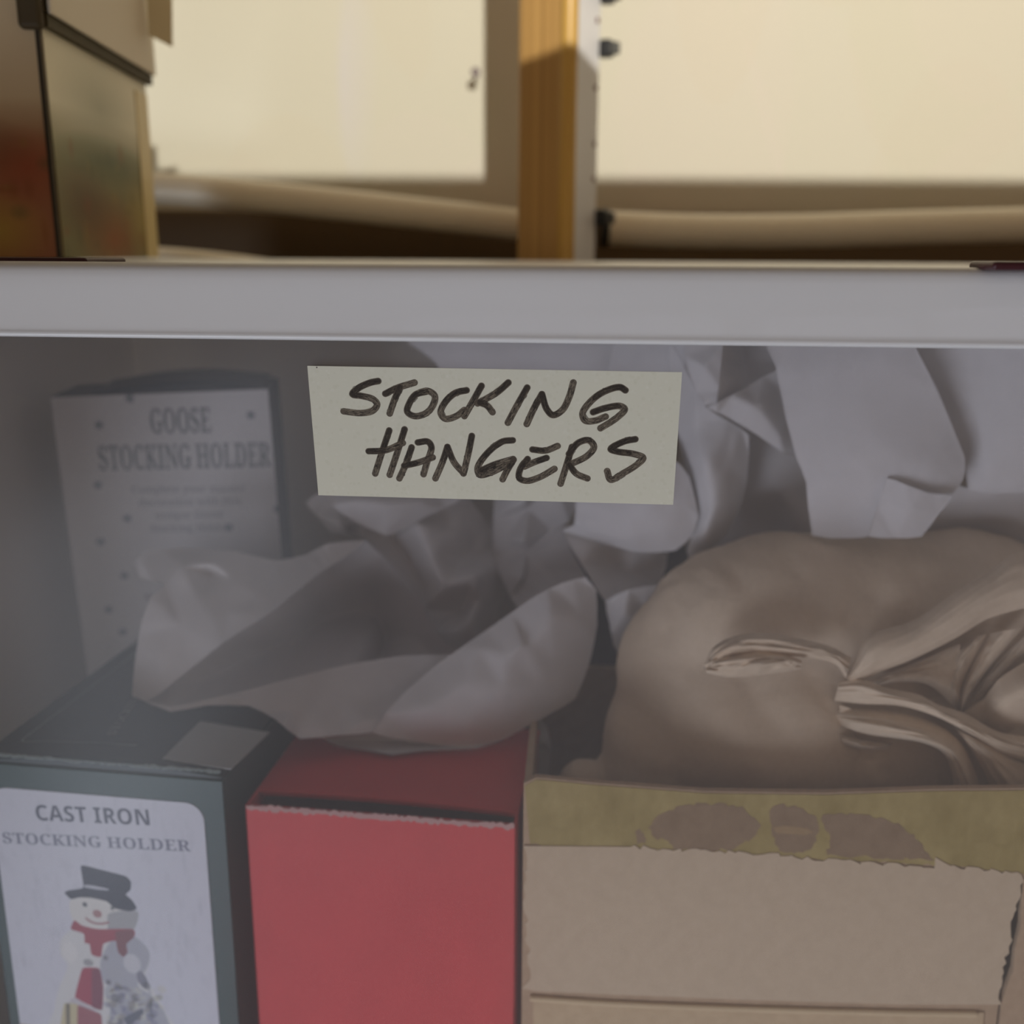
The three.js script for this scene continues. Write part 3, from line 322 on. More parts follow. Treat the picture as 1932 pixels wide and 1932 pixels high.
// large ball lying on the red and green cartons
sheetThing('crumpled_paper', 'large crumpled white paper lying on the red and snowman boxes', [
  sheet([[250, 1312, .306], [256, 1240, .310], [268, 1170, .315], [285, 1128, .320], [312, 1103, .326], [264, 1090, .336], [252, 1065, .341], [275, 1040, .345], [350, 1034, .344], [440, 1040, .342], [520, 1058, .345], [575, 1048, .346], [618, 1026, .345], [690, 1020, .352], [640, 1058, .342], [612, 1075, .334], [580, 1100, .326], [520, 1150, .312], [470, 1182, .3075], [420, 1214, .3045], [360, 1262, .3025], [308, 1304, .300], [276, 1322, .301]],
    [[340, 1180, .313], [380, 1130, .320], [440, 1090, .329], [520, 1095, .330], [330, 1060, .336], [400, 1063, .331], [300, 1240, .306], [345, 1068, .330], [390, 1085, .334], [430, 1150, .3165], [500, 1120, .321]], { seed: 2, fine: 3, soft: 3, amp: 0.0003, freq: 45, rest: restY }),
  sheet([[262, 1316, .310], [320, 1275, .312], [420, 1200, .318], [520, 1135, .328], [600, 1040, .356], [690, 1019, .357], [760, 1090, .361], [800, 1150, .359], [842, 1215, .353], [905, 1238, .348], [850, 1290, .352], [620, 1296, .350], [480, 1315, .312], [330, 1340, .300]],
    [[600, 1180, .386], [700, 1140, .394], [720, 1200, .392], [640, 1100, .376], [480, 1232, .345], [430, 1262, .330], [560, 1232, .370], [780, 1200, .372], [700, 1250, .372], [380, 1285, .318]], { seed: 5, fine: 3, soft: 3, amp: 0.0005, freq: 40, rest: restY }),
  sheet([[262, 1318, .303], [322, 1343, .294], [390, 1331, .297], [470, 1332, .298], [520, 1357, .296], [566, 1394, .2925], [640, 1387, .294], [700, 1382, .296], [760, 1330, .303], [830, 1270, .312], [862, 1236, .322], [760, 1238, .321], [690, 1248, .318], [620, 1262, .314], [540, 1283, .308], [460, 1304, .302], [380, 1322, .2975], [322, 1334, .2965]],
    [[450, 1318, .2985], [560, 1330, .301], [650, 1310, .3075], [720, 1320, .3075], [790, 1265, .318], [600, 1368, .2955], [680, 1360, .2975], [540, 1310, .3035]], { seed: 6, fine: 3, soft: 3, amp: 0.0003, freq: 40, rest: restY }),
  sheet([[702, 1382, .2955], [760, 1310, .302], [830, 1250, .308], [920, 1188, .313], [1010, 1125, .318], [1060, 1100, .321], [1105, 1089, .324], [1124, 1112, .326], [1126, 1180, .325], [1112, 1250, .320], [1085, 1318, .313], [1040, 1345, .308], [960, 1390, .301], [885, 1410, .298], [780, 1398, .2965]],
    [[800, 1340, .2955], [880, 1290, .299], [960, 1240, .303], [905, 1225, .307], [1000, 1215, .307], [1040, 1170, .311], [985, 1215, .3055], [1050, 1240, .3115], [950, 1300, .2985], [1030, 1300, .306], [880, 1360, .2955], [1090, 1150, .319]], { seed: 3, fine: 3, soft: 2, amp: 0.0003, freq: 45, rest: restY }),
  sheet([[600, 1388, .2985], [700, 1380, .2975], [790, 1398, .298], [880, 1410, .2995], [960, 1392, .3035], [900, 1412, .312], [800, 1416, .316], [740, 1424, .315], [690, 1415, .314], [640, 1408, .308]], [], { seed: 4, soft: 2, rest: restY })], paper);
// the darker one behind, under the label
sheetThing('crumpled_paper', 'tightly creased white paper in shade below the label', [
  sheet([[576, 948, .372], [600, 975, .371], [625, 1005, .370], [690, 1015, .365], [745, 1075, .366], [800, 1150, .366], [845, 1225, .362], [900, 1228, .366], [935, 1180, .376], [950, 1110, .384], [955, 1060, .388], [938, 1010, .392], [900, 960, .388], [868, 930, .380], [806, 960, .374], [764, 985, .370], [729, 1000, .368], [676, 975, .370], [613, 925, .376]],
    [[785, 990, .360], [813, 1050, .360], [840, 1105, .3585], [740, 1020, .372], [770, 1060, .374], [800, 1105, .372], [860, 1000, .372], [880, 1050, .380], [890, 1090, .362], [905, 1130, .366], [870, 1150, .376], [860, 1190, .362], [925, 1070, .376], [885, 1170, .362], [640, 985, .362], [660, 1000, .374]], { seed: 6, soft: 2, amp: 0.0012, freq: 55 })], paper);
sheetThing('crumpled_paper', 'warm-lit scoop of white paper peeking from under the middle of the label', [
  sheet([[602, 915, .360], [613, 941, .358], [640, 965, .357], [676, 987, .3575], [729, 1010, .359], [764, 997, .360], [806, 973, .362], [863, 948, .366], [880, 905, .372], [740, 890, .378]], [[730, 950, .353], [790, 945, .358], [670, 945, .355]], { seed: 7 })], paper);
sheetThing('crumpled_paper', 'folded white paper with an upright crease beneath the word HANGERS', [
  sheet([[936, 905, .386], [988, 905, .372], [1090, 905, .380], [1085, 960, .376], [1062, 1002, .370], [1090, 1060, .362], [1110, 1100, .356], [1040, 1140, .362], [978, 1150, .366], [952, 1100, .374], [930, 1050, .384]],
    [[987, 950, .368], [986, 1020, .367], [984, 1090, .367], [996, 960, .379], [996, 1040, .377], [990, 1095, .372], [1040, 1000, .378], [1045, 1080, .370], [955, 1020, .380]], { seed: 8, soft: 1 })], paper);
sheetThing('crumpled_paper', 'white paper showing between the lid and the top of the label', [
  sheet([[770, 600, .385], [772, 648, .382], [796, 664, .380], [826, 690, .378], [850, 780, .376], [880, 900, .376], [1140, 900, .372], [1148, 700, .368], [1170, 600, .372]], [[960, 680, .372], [1050, 650, .370], [900, 650, .377]], { seed: 9, soft: 5 }),
  sheet([[1172, 600, .366], [1148, 705, .362], [1150, 800, .360], [1290, 780, .345], [1302, 600, .348]], [[1230, 690, .352]], { seed: 10, soft: 5 })], paper);
// middle crumpled sheet at the label's right end
sheetThing('crumpled_paper', 'crumpled white paper with a sharp corner under the right end of the label', [
  sheet([[1060, 1000, .342], [1084, 990, .339], [1087, 950, .337], [1110, 870, .338], [1260, 860, .330], [1300, 900, .328], [1317, 975, .329], [1304, 1012, .332], [1275, 1038, .334], [1238, 1042, .336], [1195, 1040, .337], [1130, 1022, .339]], [[1150, 960, .331], [1220, 950, .325], [1250, 1000, .328], [1180, 1012, .331], [1120, 1000, .334], [1290, 950, .327]], { seed: 12 }),
  sheet([[1062, 1002, .3425], [1130, 1022, .343], [1195, 1040, .347], [1260, 1044, .354], [1245, 1105, .348], [1190, 1110, .340], [1142, 1134, .331], [1110, 1085, .334], [1085, 1045, .338]], [[1150, 1070, .347], [1200, 1080, .349]], { seed: 13 }),
  sheet([[1142, 1133, .3305], [1188, 1112, .327], [1242, 1104, .331], [1225, 1160, .334], [1195, 1215, .333], [1172, 1243, .331], [1157, 1215, .330], [1150, 1175, .330]], [[1180, 1160, .324]], { seed: 14 })], paper);
// hanging lobes right of the label
sheetThing('crumpled_paper', 'soft white paper fold hanging beside the right end of the label', [
  sheet([[1262, 640, .335], [1290, 690, .330], [1332, 768, .326], [1375, 795, .325], [1412, 820, .328], [1410, 890, .335], [1400, 945, .340], [1370, 1008, .341], [1312, 1068, .338], [1295, 1040, .337], [1314, 985, .333], [1300, 900, .336], [1275, 800, .338]], [[1330, 880, .319], [1350, 950, .323], [1330, 1010, .328], [1310, 800, .327], [1375, 880, .325]], { seed: 15, soft: 5 })], paper);
sheetThing('crumpled_paper', 'pointed white paper fold with a dark hollow beside the broad flat sheet', [
  sheet([[1288, 600, .322], [1293, 670, .3185], [1304, 715, .316], [1330, 766, .313], [1352, 763, .3105], [1358, 700, .314], [1364, 600, .318]], [[1330, 690, .313]], { seed: 16, soft: 2 }),
  sheet([[1360, 600, .319], [1356, 700, .3155], [1352, 765, .3115], [1410, 735, .326], [1470, 700, .330], [1450, 600, .340]], [[1405, 680, .338], [1400, 640, .343]], { seed: 17, soft: 2 }),
  sheet([[1334, 768, .314], [1352, 760, .3105], [1410, 730, .318], [1468, 698, .322], [1486, 785, .320], [1505, 862, .322], [1480, 857, .319], [1422, 816, .316], [1378, 790, .315]], [[1430, 770, .3125], [1470, 820, .316]], { seed: 18, soft: 2 })], paper);
sheetThing('crumpled_paper', 'broad flat white sheet with a curled corner above the tissue bundle', [
  sheet([[1436, 600, .314], [1463, 690, .310], [1482, 785, .3075], [1502, 862, .307], [1521, 910, .307], [1532, 1010, .310], [1600, 1015, .309], [1648, 1010, .307], [1660, 960, .303], [1675, 905, .3005], [1740, 928, .301], [1796, 932, .303], [1816, 905, .304], [1820, 865, .304], [1768, 736, .304], [1728, 657, .305], [1706, 600, .307]], [[1560, 700, .305], [1620, 800, .3015], [1580, 900, .303], [1700, 860, .300], [1650, 680, .303], [1760, 880, .300]], { seed: 19, soft: 5, amp: 0.0003 }),
  sheet([[1673, 902, .2995], [1710, 915, .2975], [1750, 930, .2975], [1797, 936, .2995], [1770, 970, .300], [1738, 1012, .302], [1690, 1015, .302], [1638, 1012, .3015], [1655, 955, .300]], [[1715, 960, .297]], { seed: 20, soft: 3, amp: 0.0003 })], paper);
sheetThing('crumpled_paper', 'second broad white sheet creased low down, at the bin right end', [
  sheet([[1690, 590, .318], [1730, 657, .316], [1768, 736, .3145], [1822, 868, .3135], [1826, 924, .3145], [1880, 930, .312], [1940, 930, .309], [2080, 940, .304], [2100, 590, .306]], [[1850, 760, .311], [1950, 800, .305], [1870, 880, .308]], { seed: 22, soft: 4, amp: 0.0004 }),
  sheet([[1742, 900, .322], [1826, 922, .3155], [1880, 930, .3135], [1960, 930, .310], [2080, 940, .306], [2090, 1040, .330], [1900, 1050, .338], [1730, 1035, .338]], [[1850, 985, .332], [1950, 1000, .328]], { seed: 23, soft: 4 })], paper);
sheetThing('crumpled_paper', 'shaded white paper in the hollow above the tissue bundle', [
  sheet([[1380, 760, .362], [1440, 690, .362], [1560, 780, .355], [1600, 1050, .350], [1400, 1080, .362], [1290, 1090, .366], [1330, 980, .366]], [[1450, 900, .350], [1470, 990, .362], [1500, 960, .348]], { seed: 24, soft: 3 })], paper);
sheetThing('crumpled_paper', 'limp strip of white paper upright behind the red box corner', [
  sheet([[1012, 1350, .330], [1030, 1365, .332], [1040, 1400, .331], [1038, 1440, .329], [1034, 1500, .327], [1012, 1500, .326], [1008, 1420, .327]], [[1022, 1400, .325]], { seed: 25, soft: 2 })], paper);

// ---------------------------------------------------------------- bundle wrapped in beige tissue
{ const balls = [[1292, 1262, .309, .0225], [1380, 1205, .312, .030], [1480, 1195, .316, .0345], [1620, 1200, .320, .0355], [1760, 1195, .322, .0345], [1840, 1160, .324, .029], [1870, 1270, .322, .022], [1252, 1395, .300, .0205], [1250, 1480, .298, .020], [1350, 1360, .298, .026], [1470, 1375, .299, .032], [1520, 1440, .300, .030], [1600, 1370, .306, .030], [1760, 1380, .318, .034], [1860, 1420, .318, .024], [1380, 1490, .301, .028], [1100, 1478, .297, .0085]].map(b => [at(b[0], b[1], b[2]), b[3]]);
  const lo = V(1e9, 1e9, 1e9), hi = V(-1e9, -1e9, -1e9); for (const [p, r] of balls) { lo.min(p.clone().subScalar(r * 1.3)); hi.max(p.clone().addScalar(r * 1.3)); }
  const S = Math.max(hi.x - lo.x, hi.y - lo.y, hi.z - lo.z) / 2 * 1.05, mid = lo.clone().add(hi).multiplyScalar(0.5), n = 96, mc = new MarchingCubes(n, tissue, false, false, 200000); mc.isolation = 0;
  const k = 0.006, h2 = n / 2;
  for (let z = 0; z < n; z++) for (let y = 0; y < n; y++) for (let x = 0; x < n; x++) { const p = V((x - h2) / h2 * S + mid.x, (y - h2) / h2 * S + mid.y, (z - h2) / h2 * S + mid.z); let d = 1e9; for (const [c, r] of balls) { const e = p.distanceTo(c) - r, hh = Math.max(k - Math.abs(d - e), 0) / k; d = Math.min(d, e) - hh * hh * k * 0.25; }
    if (Math.abs(d) < 0.02) { const q = p; d += 0.0009 * (1 - 2 * Math.abs(noise.noise(q.x * 55 + 3, q.y * 40, q.z * 40))) + 0.0005 * (1 - 2 * Math.abs(noise.noise(q.x * 120, q.y * 120, q.z * 90))); d = Math.max(d, FLOOR_Y + 0.004 - p.y); }
    mc.field[x + n * y + n * n * z] = -d; }
  mc.update(); const cnt = mc.count; const g = new THREE.BufferGeometry(); const P = new Float32Array(mc.positionArray.slice(0, cnt * 3)); for (let i = 0; i < P.length; i += 3) { P[i] = P[i] * S + mid.x; P[i + 1] = P[i + 1] * S + mid.y; P[i + 2] = P[i + 2] * S + mid.z; }
  g.setAttribute('position', new THREE.BufferAttribute(P, 3)); let gm = mergeVertices(g, 1e-6); gm.computeVertexNormals(); const uv = new Float32Array(gm.attributes.position.count * 2); for (let i = 0; i < uv.length / 2; i++) { uv[i * 2] = gm.attributes.position.getX(i) * 8; uv[i * 2 + 1] = gm.attributes.position.getY(i) * 8; } gm.setAttribute('uv', new THREE.BufferAttribute(uv, 2));
  const base = V(mid.x, FLOOR_Y + 0.004, mid.z), t = thing('wrapped_bundle', 'puffy bundle wrapped in beige tissue paper, its end twisted, in the brown carton', 'bundle', base);
  const put = (name, geo, label) => part(name, geo.translate(-base.x, -base.y, -base.z), tissue, t, label);
  put('wrapping', gm);
  // folds: each a ribbon between two edges [px, py, distance], bulging towards the viewer, wrinkled lengthwise
  const ribbon = (A, Bp, bulge, seed, wr = 0.0006) => {
    const cv = L => new THREE.CatmullRomCurve3(L.map(p => at(...p)), false, 'centripetal'), a = cv(A), b = cv(Bp), nu = 48, nv = 16, P = [], U = [], I = [];
    for (const back of [0, 1]) for (let i = 0; i <= nu; i++) { const u = i / nu, p = a.getPoint(u), q = b.getPoint(u); for (let j = 0; j <= nv; j++) { const v = j / nv, x = p.clone().lerp(q, v), d = x.clone().sub(eye).normalize(); const w = wr * (1.6 * Math.abs(noise.noise(u * 2.6 + seed * 3.7, v * 5.5, seed * 1.3)) * 2 - 0.6 + noise.noise(u * 9, v * 13, seed)); x.addScaledVector(d, -bulge * Math.pow(Math.sin(Math.PI * v), 0.75) * Math.min(1, 0.35 + 2.5 * u) - w * Math.sin(Math.PI * v) ** 0.4 + back * 0.0003); P.push(x.x, x.y, x.z); U.push(x.x * 8, x.y * 8); } }
    const m = nv + 1, N = (nu + 1) * m; for (let i = 0; i < nu; i++) for (let j = 0; j < nv; j++) { const k = i * m + j; I.push(k, k + 1, k + m, k + 1, k + m + 1, k + m, N + k, N + k + m, N + k + 1, N + k + 1, N + k + m, N + k + m + 1); }
    for (let i = 0; i < nu; i++) for (const j of [0, nv]) { const k = i * m + j; I.push(k, k + m, N + k, k + m, N + k + m, N + k); } for (let j = 0; j < nv; j++) for (const i of [0, nu]) { const k = i * m + j; I.push(k, N + k, k + 1, k + 1, N + k, N + k + 1); }
    const q = new THREE.BufferGeometry(); q.setAttribute('position', new THREE.Float32BufferAttribute(P, 3)); q.setAttribute('uv', new THREE.Float32BufferAttribute(U, 2)); q.setIndex(I); q.computeVertexNormals(); return q; };
  put('tissue_strip', ribbon([[1326, 1262, .274], [1345, 1222, .2745], [1386, 1200, .275], [1435, 1194, .275], [1510, 1205, .2755], [1568, 1220, .276], [1606, 1240, .277]], [[1332, 1266, .2735], [1368, 1242, .273], [1420, 1233, .273], [1480, 1237, .2735], [1540, 1243, .274], [1578, 1255, .2755], [1596, 1280, .277]], 0.004, 1, 0.0009), 'crumpled strip of tissue across the bundle');
  put('tissue_strip', ribbon([[1328, 1252, .2715], [1365, 1237, .272], [1420, 1229, .272], [1475, 1233, .2725], [1512, 1246, .2735]], [[1334, 1270, .2715], [1376, 1278, .2715], [1435, 1274, .2715], [1490, 1266, .272], [1512, 1262, .273]], 0.0035, 2, 0.0011), 'lower crumpled layer of the tissue strip');
  put('twisted_end', ribbon([[1598, 1280, .275], [1616, 1244, .276], [1640, 1199, .278], [1721, 1172, .279], [1808, 1112, .282], [1878, 1070, .285], [1908, 1045, .287], [2010, 1036, .287]], [[1600, 1283, .274], [1625, 1284, .274], [1659, 1268, .2735], [1721, 1244, .2735], [1808, 1201, .274], [1858, 1170, .275], [1932, 1148, .276], [2010, 1138, .277]], 0.005, 3, 0.0006), 'upper sweep of the gathered tissue');
  put('twisted_end', sheet([[1612, 1282, .284], [1659, 1262, .286], [1721, 1236, .288], [1808, 1190, .290], [1858, 1160, .291], [1932, 1140, .292], [2010, 1130, .292], [2010, 1300, .290], [1932, 1340, .286], [1823, 1356, .284], [1771, 1345, .284], [1672, 1310, .284]], [[1750, 1270, .294], [1850, 1240, .294]], { seed: 33, soft: 3 }), 'shaded inside of the gathered tissue');
  const pleats = [[[[1640, 1286, .281], [1700, 1262, .281], [1760, 1236, .282], [1812, 1214, .283]], [[1650, 1294, .280], [1700, 1286, .280], [1752, 1292, .280], [1802, 1336, .279]], 0.003], [[[1806, 1340, .2785], [1786, 1292, .281], [1798, 1240, .283], [1842, 1200, .285]], [[1810, 1340, .278], [1815, 1292, .280], [1838, 1242, .282], [1862, 1198, .284]], 0.004], [[[1810, 1341, .278], [1818, 1292, .281], [1842, 1240, .283], [1868, 1196, .285]], [[1814, 1342, .2775], [1845, 1288, .279], [1885, 1236, .280], [1930, 1184, .282]], 0.0045], [[[1814, 1343, .2785], [1850, 1290, .283], [1890, 1240, .285], [1940, 1190, .286]], [[1820, 1344, .278], [1862, 1312, .281], [1898, 1276, .282], [1945, 1232, .283]], 0.002]];
  pleats.forEach(([a, b, k], i) => put('pleat', ribbon(a, b, k, 10 + i, 0.0009)));
  put('twisted_end', sheet([[1818, 1344, .276], [1858, 1318, .275], [1883, 1283, .275], [1932, 1251, .276], [2010, 1230, .278], [2010, 1350, .272], [1932, 1366, .271], [1900, 1384, .273], [1880, 1388, .274]], [[1900, 1320, .268], [1940, 1300, .267]], { seed: 34, soft: 4, amp: 0.0003 }), 'smooth lobe of the gathered tissue');
  put('twisted_end', sheet([[1584, 1330, .2735], [1640, 1350, .272], [1760, 1370, .271], [1860, 1400, .270], [2010, 1430, .270], [2010, 1545, .270], [1800, 1545, .272], [1565, 1540, .2745], [1572, 1470, .275], [1585, 1393, .275]], [[1640, 1440, .270], [1700, 1470, .2735], [1660, 1480, .2685], [1620, 1420, .2735], [1750, 1440, .2725], [1700, 1420, .2735], [1610, 1490, .2705]], { seed: 35, soft: 4, amp: 0.0004, freq: 70 }), 'shaded lower sheet of the gathered tissue');
  const lows = [[[[1584, 1286, .277], [1625, 1282, .272], [1672, 1298, .271], [1734, 1311, .270], [1771, 1330, .269], [1818, 1345, .269], [1883, 1380, .268], [1935, 1390, .267], [2010, 1402, .266]], [[1574, 1322, .276], [1630, 1328, .270], [1700, 1332, .268], [1766, 1352, .266], [1830, 1385, .265], [1890, 1420, .264], [1950, 1442, .263], [2010, 1462, .263]], 0.004], [[[1572, 1336, .277], [1640, 1338, .272], [1720, 1350, .270], [1780, 1374, .268], [1815, 1405, .267], [1834, 1440, .267], [1852, 1500, .267], [1856, 1545, .267]], [[1577, 1362, .276], [1605, 1376, .269], [1640, 1386, .267], [1690, 1393, .265], [1742, 1402, .264], [1778, 1420, .264], [1796, 1460, .264], [1800, 1545, .264]], 0.0045], [[[1796, 1368, .268], [1850, 1395, .266], [1900, 1425, .265], [1955, 1450, .265], [2010, 1470, .265]], [[1806, 1378, .268], [1842, 1430, .267], [1866, 1480, .2665], [1890, 1545, .266], [1960, 1560, .266]], 0.005], [[[1584, 1384, .272], [1634, 1396, .270], [1684, 1402, .270]], [[1590, 1402, .271], [1628, 1414, .269], [1672, 1414, .270]], 0.0025]];
  lows.forEach(([a, b, k], i) => put('pleat', ribbon(a, b, k, 20 + i, 0.0008)));
}

// ---------------------------------------------------------------- behind the bin
// printed gift box standing on the lid
{ const F0 = at(99, 300, 0.34), K0 = at(284, 300, 0.45), sd = K0.clone().sub(F0).setY(0), d = sd.length(), turn = Math.atan2(-sd.x, -sd.z), w = 0.088, hb = 0.0725;
  const g = thing('gift_box', 'printed carton with an overhanging top standing on the bin lid', 'box', F0.clone().setY(LID + 0.0004).add(V(-w / 2, 0, -d / 2).applyAxisAngle(V(0, 1, 0), turn)), turn);
  const prints = (seed, side) => canvasTex(512, 512, (c) => { c.fillStyle = side ? '#ebe4cb' : '#dcc8a6'; c.fillRect(0, 0, 512, 512); const R = rng(seed); const put = (x, y, rx, ry, col) => { const q = c.createRadialGradient(0, 0, 0, 0, 0, 1); q.addColorStop(0, col); q.addColorStop(1, col.replace(/[\d.]+\)$/, '0)')); c.save(); c.translate(x, y); c.scale(rx, ry); c.fillStyle = q; c.beginPath(); c.arc(0, 0, 1, 0, 7); c.fill(); c.restore(); };
    const fade = c.createLinearGradient(0, 210, 0, 330); fade.addColorStop(0, side ? 'rgba(86,82,46,0)' : 'rgba(120,66,40,0)'); fade.addColorStop(1, side ? 'rgba(112,106,62,0.9)' : 'rgba(158,92,58,0.85)'); c.fillStyle = fade; c.fillRect(0, 210, 512, 302);
    if (side) { put(250, 470, 200, 110, 'rgba(150,90,48,0.95)'); put(120, 400, 150, 90, 'rgba(96,66,34,0.8)'); put(420, 420, 120, 130, 'rgba(170,148,84,0.9)'); put(250, 300, 260, 60, 'rgba(82,88,48,0.9)'); put(230, 190, 220, 120, 'rgba(150,152,128,0.6)'); }
    else { put(400, 460, 110, 90, 'rgba(190,158,70,1)'); put(470, 340, 90, 80, 'rgba(165,84,54,0.9)'); put(300, 300, 200, 70, 'rgba(116,74,48,0.8)'); }
    for (let i = 0; i < 40; i++) put(R() * 512, 280 + R() * 230, 8 + R() * 30, 8 + R() * 30, ['rgba(140,80,40,0.4)', 'rgba(90,90,50,0.4)', 'rgba(160,130,60,0.35)'][i % 3]); });
  const A = new THREE.MeshStandardMaterial({ map: prints(1, true), roughness: 0.5 }), F = new THREE.MeshStandardMaterial({ map: prints(2, false), roughness: 0.5 }), cream = lin(0.76, 0.69, 0.57, 0.6);
  part('base', box(w, hb + 0.02, d, 0.0012).translate(0, (hb + 0.02) / 2, 0), lin(0.22, 0.18, 0.12, 0.6), g);
  part('printed_side', new THREE.BoxGeometry(0.0004, hb + 0.01, d - 0.002).translate(w / 2 + 0.0002, (hb + 0.01) / 2, 0), A, g, 'side printed in blurred greens and browns');
  part('printed_front', new THREE.BoxGeometry(w - 0.002, hb + 0.01, 0.0004).translate(0, (hb + 0.01) / 2, d / 2 + 0.0002), F, g, 'front printed in blurred reds and yellow');
  part('lid_side', box(0.0012, 0.05, d + 0.003, 0.0005).translate(w / 2 + 0.0034, hb + 0.025, -0.0015), cream, g);
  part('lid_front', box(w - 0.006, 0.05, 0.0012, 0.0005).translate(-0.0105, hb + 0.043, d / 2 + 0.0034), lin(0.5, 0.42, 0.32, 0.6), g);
  part('lid_top', box(w + 0.008, 0.0012, d + 0.008, 0.0005).translate(0, hb + 0.0505, 0), cream, g);
  part('lid_shade', mergeGeometries([new THREE.BoxGeometry(0.0024, 0.0046, d + 0.002).translate(w / 2 + 0.0014, hb - 0.0014, -0.001)]), lin(0.06, 0.045, 0.014, 0.7), g, 'dark strip coloured as the shade under the overhanging top');  // shade beneath the overhang is put into this strip's colour
  part('corner_seam', new THREE.BoxGeometry(0.0013, hb, 0.0006).translate(w / 2 - 0.0007, hb / 2, d / 2 + 0.0004), lin(0.035, 0.025, 0.012, 0.6), g, 'dark seam at the corner');
  part('corner_tab', box(0.0075, 0.046, 0.004, 0.0018).translate(w / 2 - 0.0018, hb + 0.0180, d / 2 + 0.0015), lin(0.07, 0.05, 0.022, 0.6), g, 'dark tab in the open corner');
  part('tape', new THREE.BoxGeometry(0.0003, hb - 0.008, 0.016).translate(w / 2 + 0.0006, hb / 2 - 0.004, -d / 2 + 0.009), lin(0.74, 0.60, 0.30, 0.4), g, 'yellowed tape strip');
  part('tape_tail', (() => { const s = new THREE.Shape(); s.moveTo(0, 0); s.lineTo(0.009, -0.004); s.lineTo(0.011, 0.03); s.lineTo(0.001, 0.03); return new THREE.ExtrudeGeometry(s, { depth: 0.0006, bevelEnabled: false }).rotateY(0.2).translate(w / 2 + 0.0045, hb + 0.014, -d / 2 + 0.006); })(), lin(0.72, 0.63, 0.42, 0.5), g, 'lifted end of yellowed tape');
}
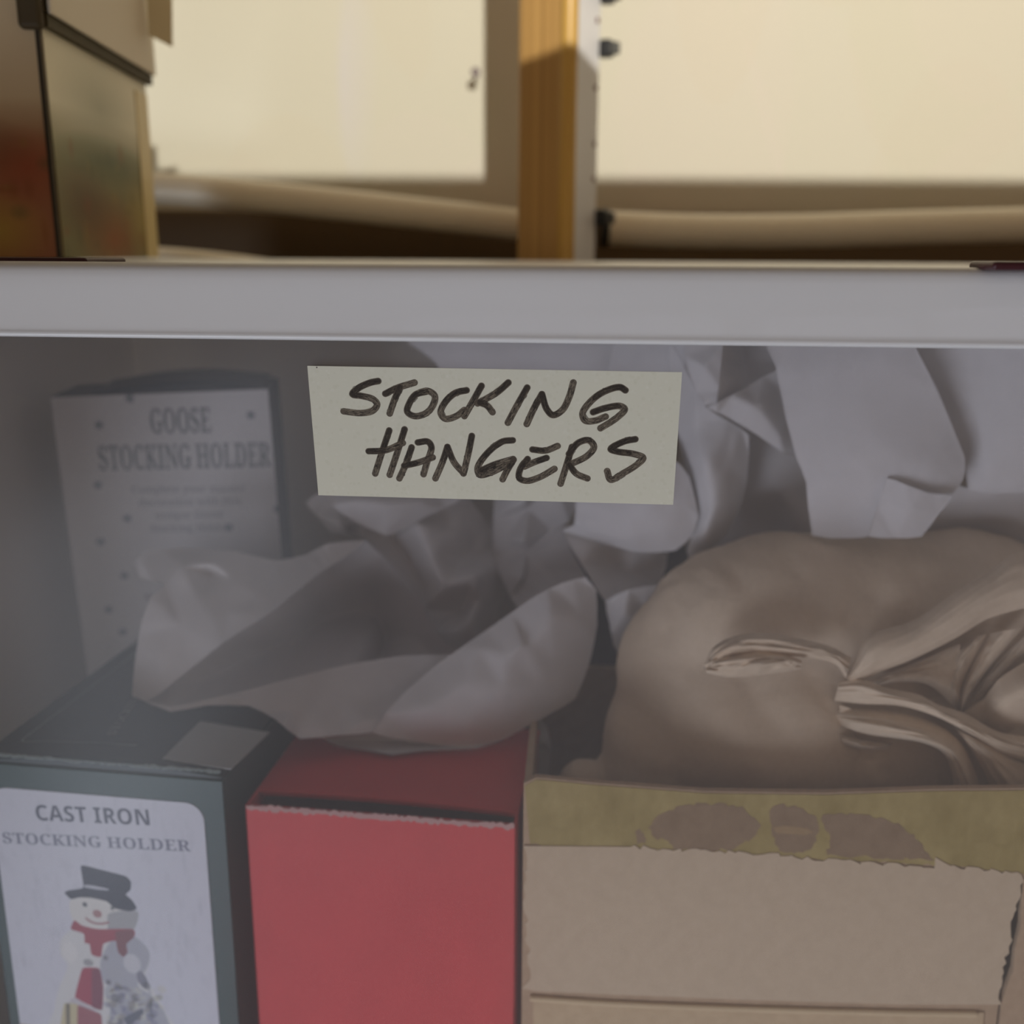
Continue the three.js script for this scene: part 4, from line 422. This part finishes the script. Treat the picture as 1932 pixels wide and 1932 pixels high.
// post
{ const g = thing('wooden_post', 'slim square wooden post with a pale sticker face and dark clips', 'post', V(0.0208, SHELF, -0.515), THREE.MathUtils.degToRad(-32)), hgt = TOP - SHELF, wd = 0.0290;
  const grain = canvasTex(128, 1024, (c, w, h) => { c.fillStyle = '#c39a5c'; c.fillRect(0, 0, w, h); const R = rng(77); for (let i = 0; i < 130; i++) { c.fillStyle = R() < 0.5 ? 'rgba(96,60,24,0.07)' : 'rgba(228,186,120,0.07)'; c.fillRect(R() * w, 0, 1 + R() * 5, h); } });
  part('post_core', new RoundedBoxGeometry(wd, hgt, wd, 4, 0.003).translate(0, hgt / 2, 0), new THREE.MeshStandardMaterial({ map: grain, roughness: 0.45 }), g);
  part('edge_strip', new THREE.CylinderGeometry(0.0042, 0.0042, hgt - 0.01, 20).translate(wd / 2 - 0.0030, hgt / 2, wd / 2 - 0.0030), lin(0.62, 0.38, 0.10, 0.28), g, 'rounded amber strip coloured as the post edge highlight');  // amber rod carries the bright highlight along the post edge
  part('pale_strip', box(0.0008, hgt - 0.02, wd - 0.0065, 0.0003).translate(wd / 2 + 0.0003, hgt / 2, 0), lin(0.80, 0.79, 0.80, 0.4), g, 'greyish white sticker strip');
  for (const y of [268, 335, 160, 30]) { const h = at(1112, y, 0.505).y - SHELF; part('printed_mark', box(0.0005, 0.0022, 0.0024, 0.0002).translate(wd / 2 + 0.0009, h, -wd / 2 + 0.0062), lin(0.16, 0.05, 0.04), g, 'small red-brown mark'); }
  for (const y of [-2, 98, 412]) { const h = at(1138, y, 0.525).y - SHELF; const c = part('clip', box(0.006, 0.0078, 0.006, 0.001).translate(wd / 2 + 0.0028, h, -wd / 2 + 0.001), lin(0.012, 0.013, 0.015, 0.4), g, 'small dark clip'); part('clip_tongue', box(0.005, 0.0055, 0.003, 0.0008).translate(wd / 2 + 0.0072, h - 0.0002, -wd / 2 + 0.001), lin(0.09, 0.09, 0.085, 0.5), c); } }
// cream pipes along the wall
function pipe(name, label, pts, r, dark) { const c = new THREE.CatmullRomCurve3(pts.map(p => at(...p))); const g = thing(name, label, 'pipe', c.getPoint(0.5)); const o = g.position; const geo = new THREE.TubeGeometry(c, 60, r, 20).translate(-o.x, -o.y, -o.z); part('tube', geo, lin(0.86, 0.79, 0.65, 0.3), g); if (dark) { const p = c.getPoint(dark[0]), q = c.getTangent(dark[0]); const cap = new THREE.CylinderGeometry(r * 1.12, r * 1.12, 0.004, 20); cap.applyQuaternion(new THREE.Quaternion().setFromUnitVectors(V(0, 1, 0), q)); part('end_ring', cap.translate(p.x - o.x, p.y - o.y, p.z - o.z), lin(0.012, 0.012, 0.012, 0.5), g, 'black end ring'); } return g; }
pipe('cream_pipe', 'cream pipe sloping down behind the gift box to the post', [[-560, 336, 0.575], [-300, 338, 0.575], [0, 345, 0.575], [285, 355, 0.575], [500, 372, 0.575], [750, 398, 0.575], [985, 424, 0.575]], 0.0082);
pipe('cream_pipe', 'cream pipe running right from the post with a black ring at its end', [[1140, 430, 0.56], [1300, 436, 0.56], [1500, 436, 0.56], [1700, 430, 0.558], [1932, 424, 0.556], [2600, 410, 0.556], [3720, 400, 0.556]], 0.0088, [0.0008]);
pipe('cream_pipe', 'lowest cream pipe dipping behind the lid next to the gift box', [[-660, 500, 0.54], [-300, 490, 0.54], [150, 484, 0.54], [285, 488, 0.54], [420, 500, 0.54], [560, 520, 0.54], [800, 565, 0.54]], 0.0062);
{ const g = loose('wall_shadow_mark', mergeGeometries([new THREE.CylinderGeometry(0.0011, 0.0011, 0.012, 10).toNonIndexed(), new THREE.CylinderGeometry(0.0026, 0.0019, 0.0018, 12).translate(0, 0.006, 0).toNonIndexed()]).rotateX(Math.PI / 2).translate(...at(898, 140, 0.613).toArray()), lin(0.12, 0.07, 0.07, 0.4), 'small dark screw added for a shadow on the pale wall left of the post', 'smudge'); }  // dark peg put where a shadow falls on the wall

renderer.render(scene, camera);
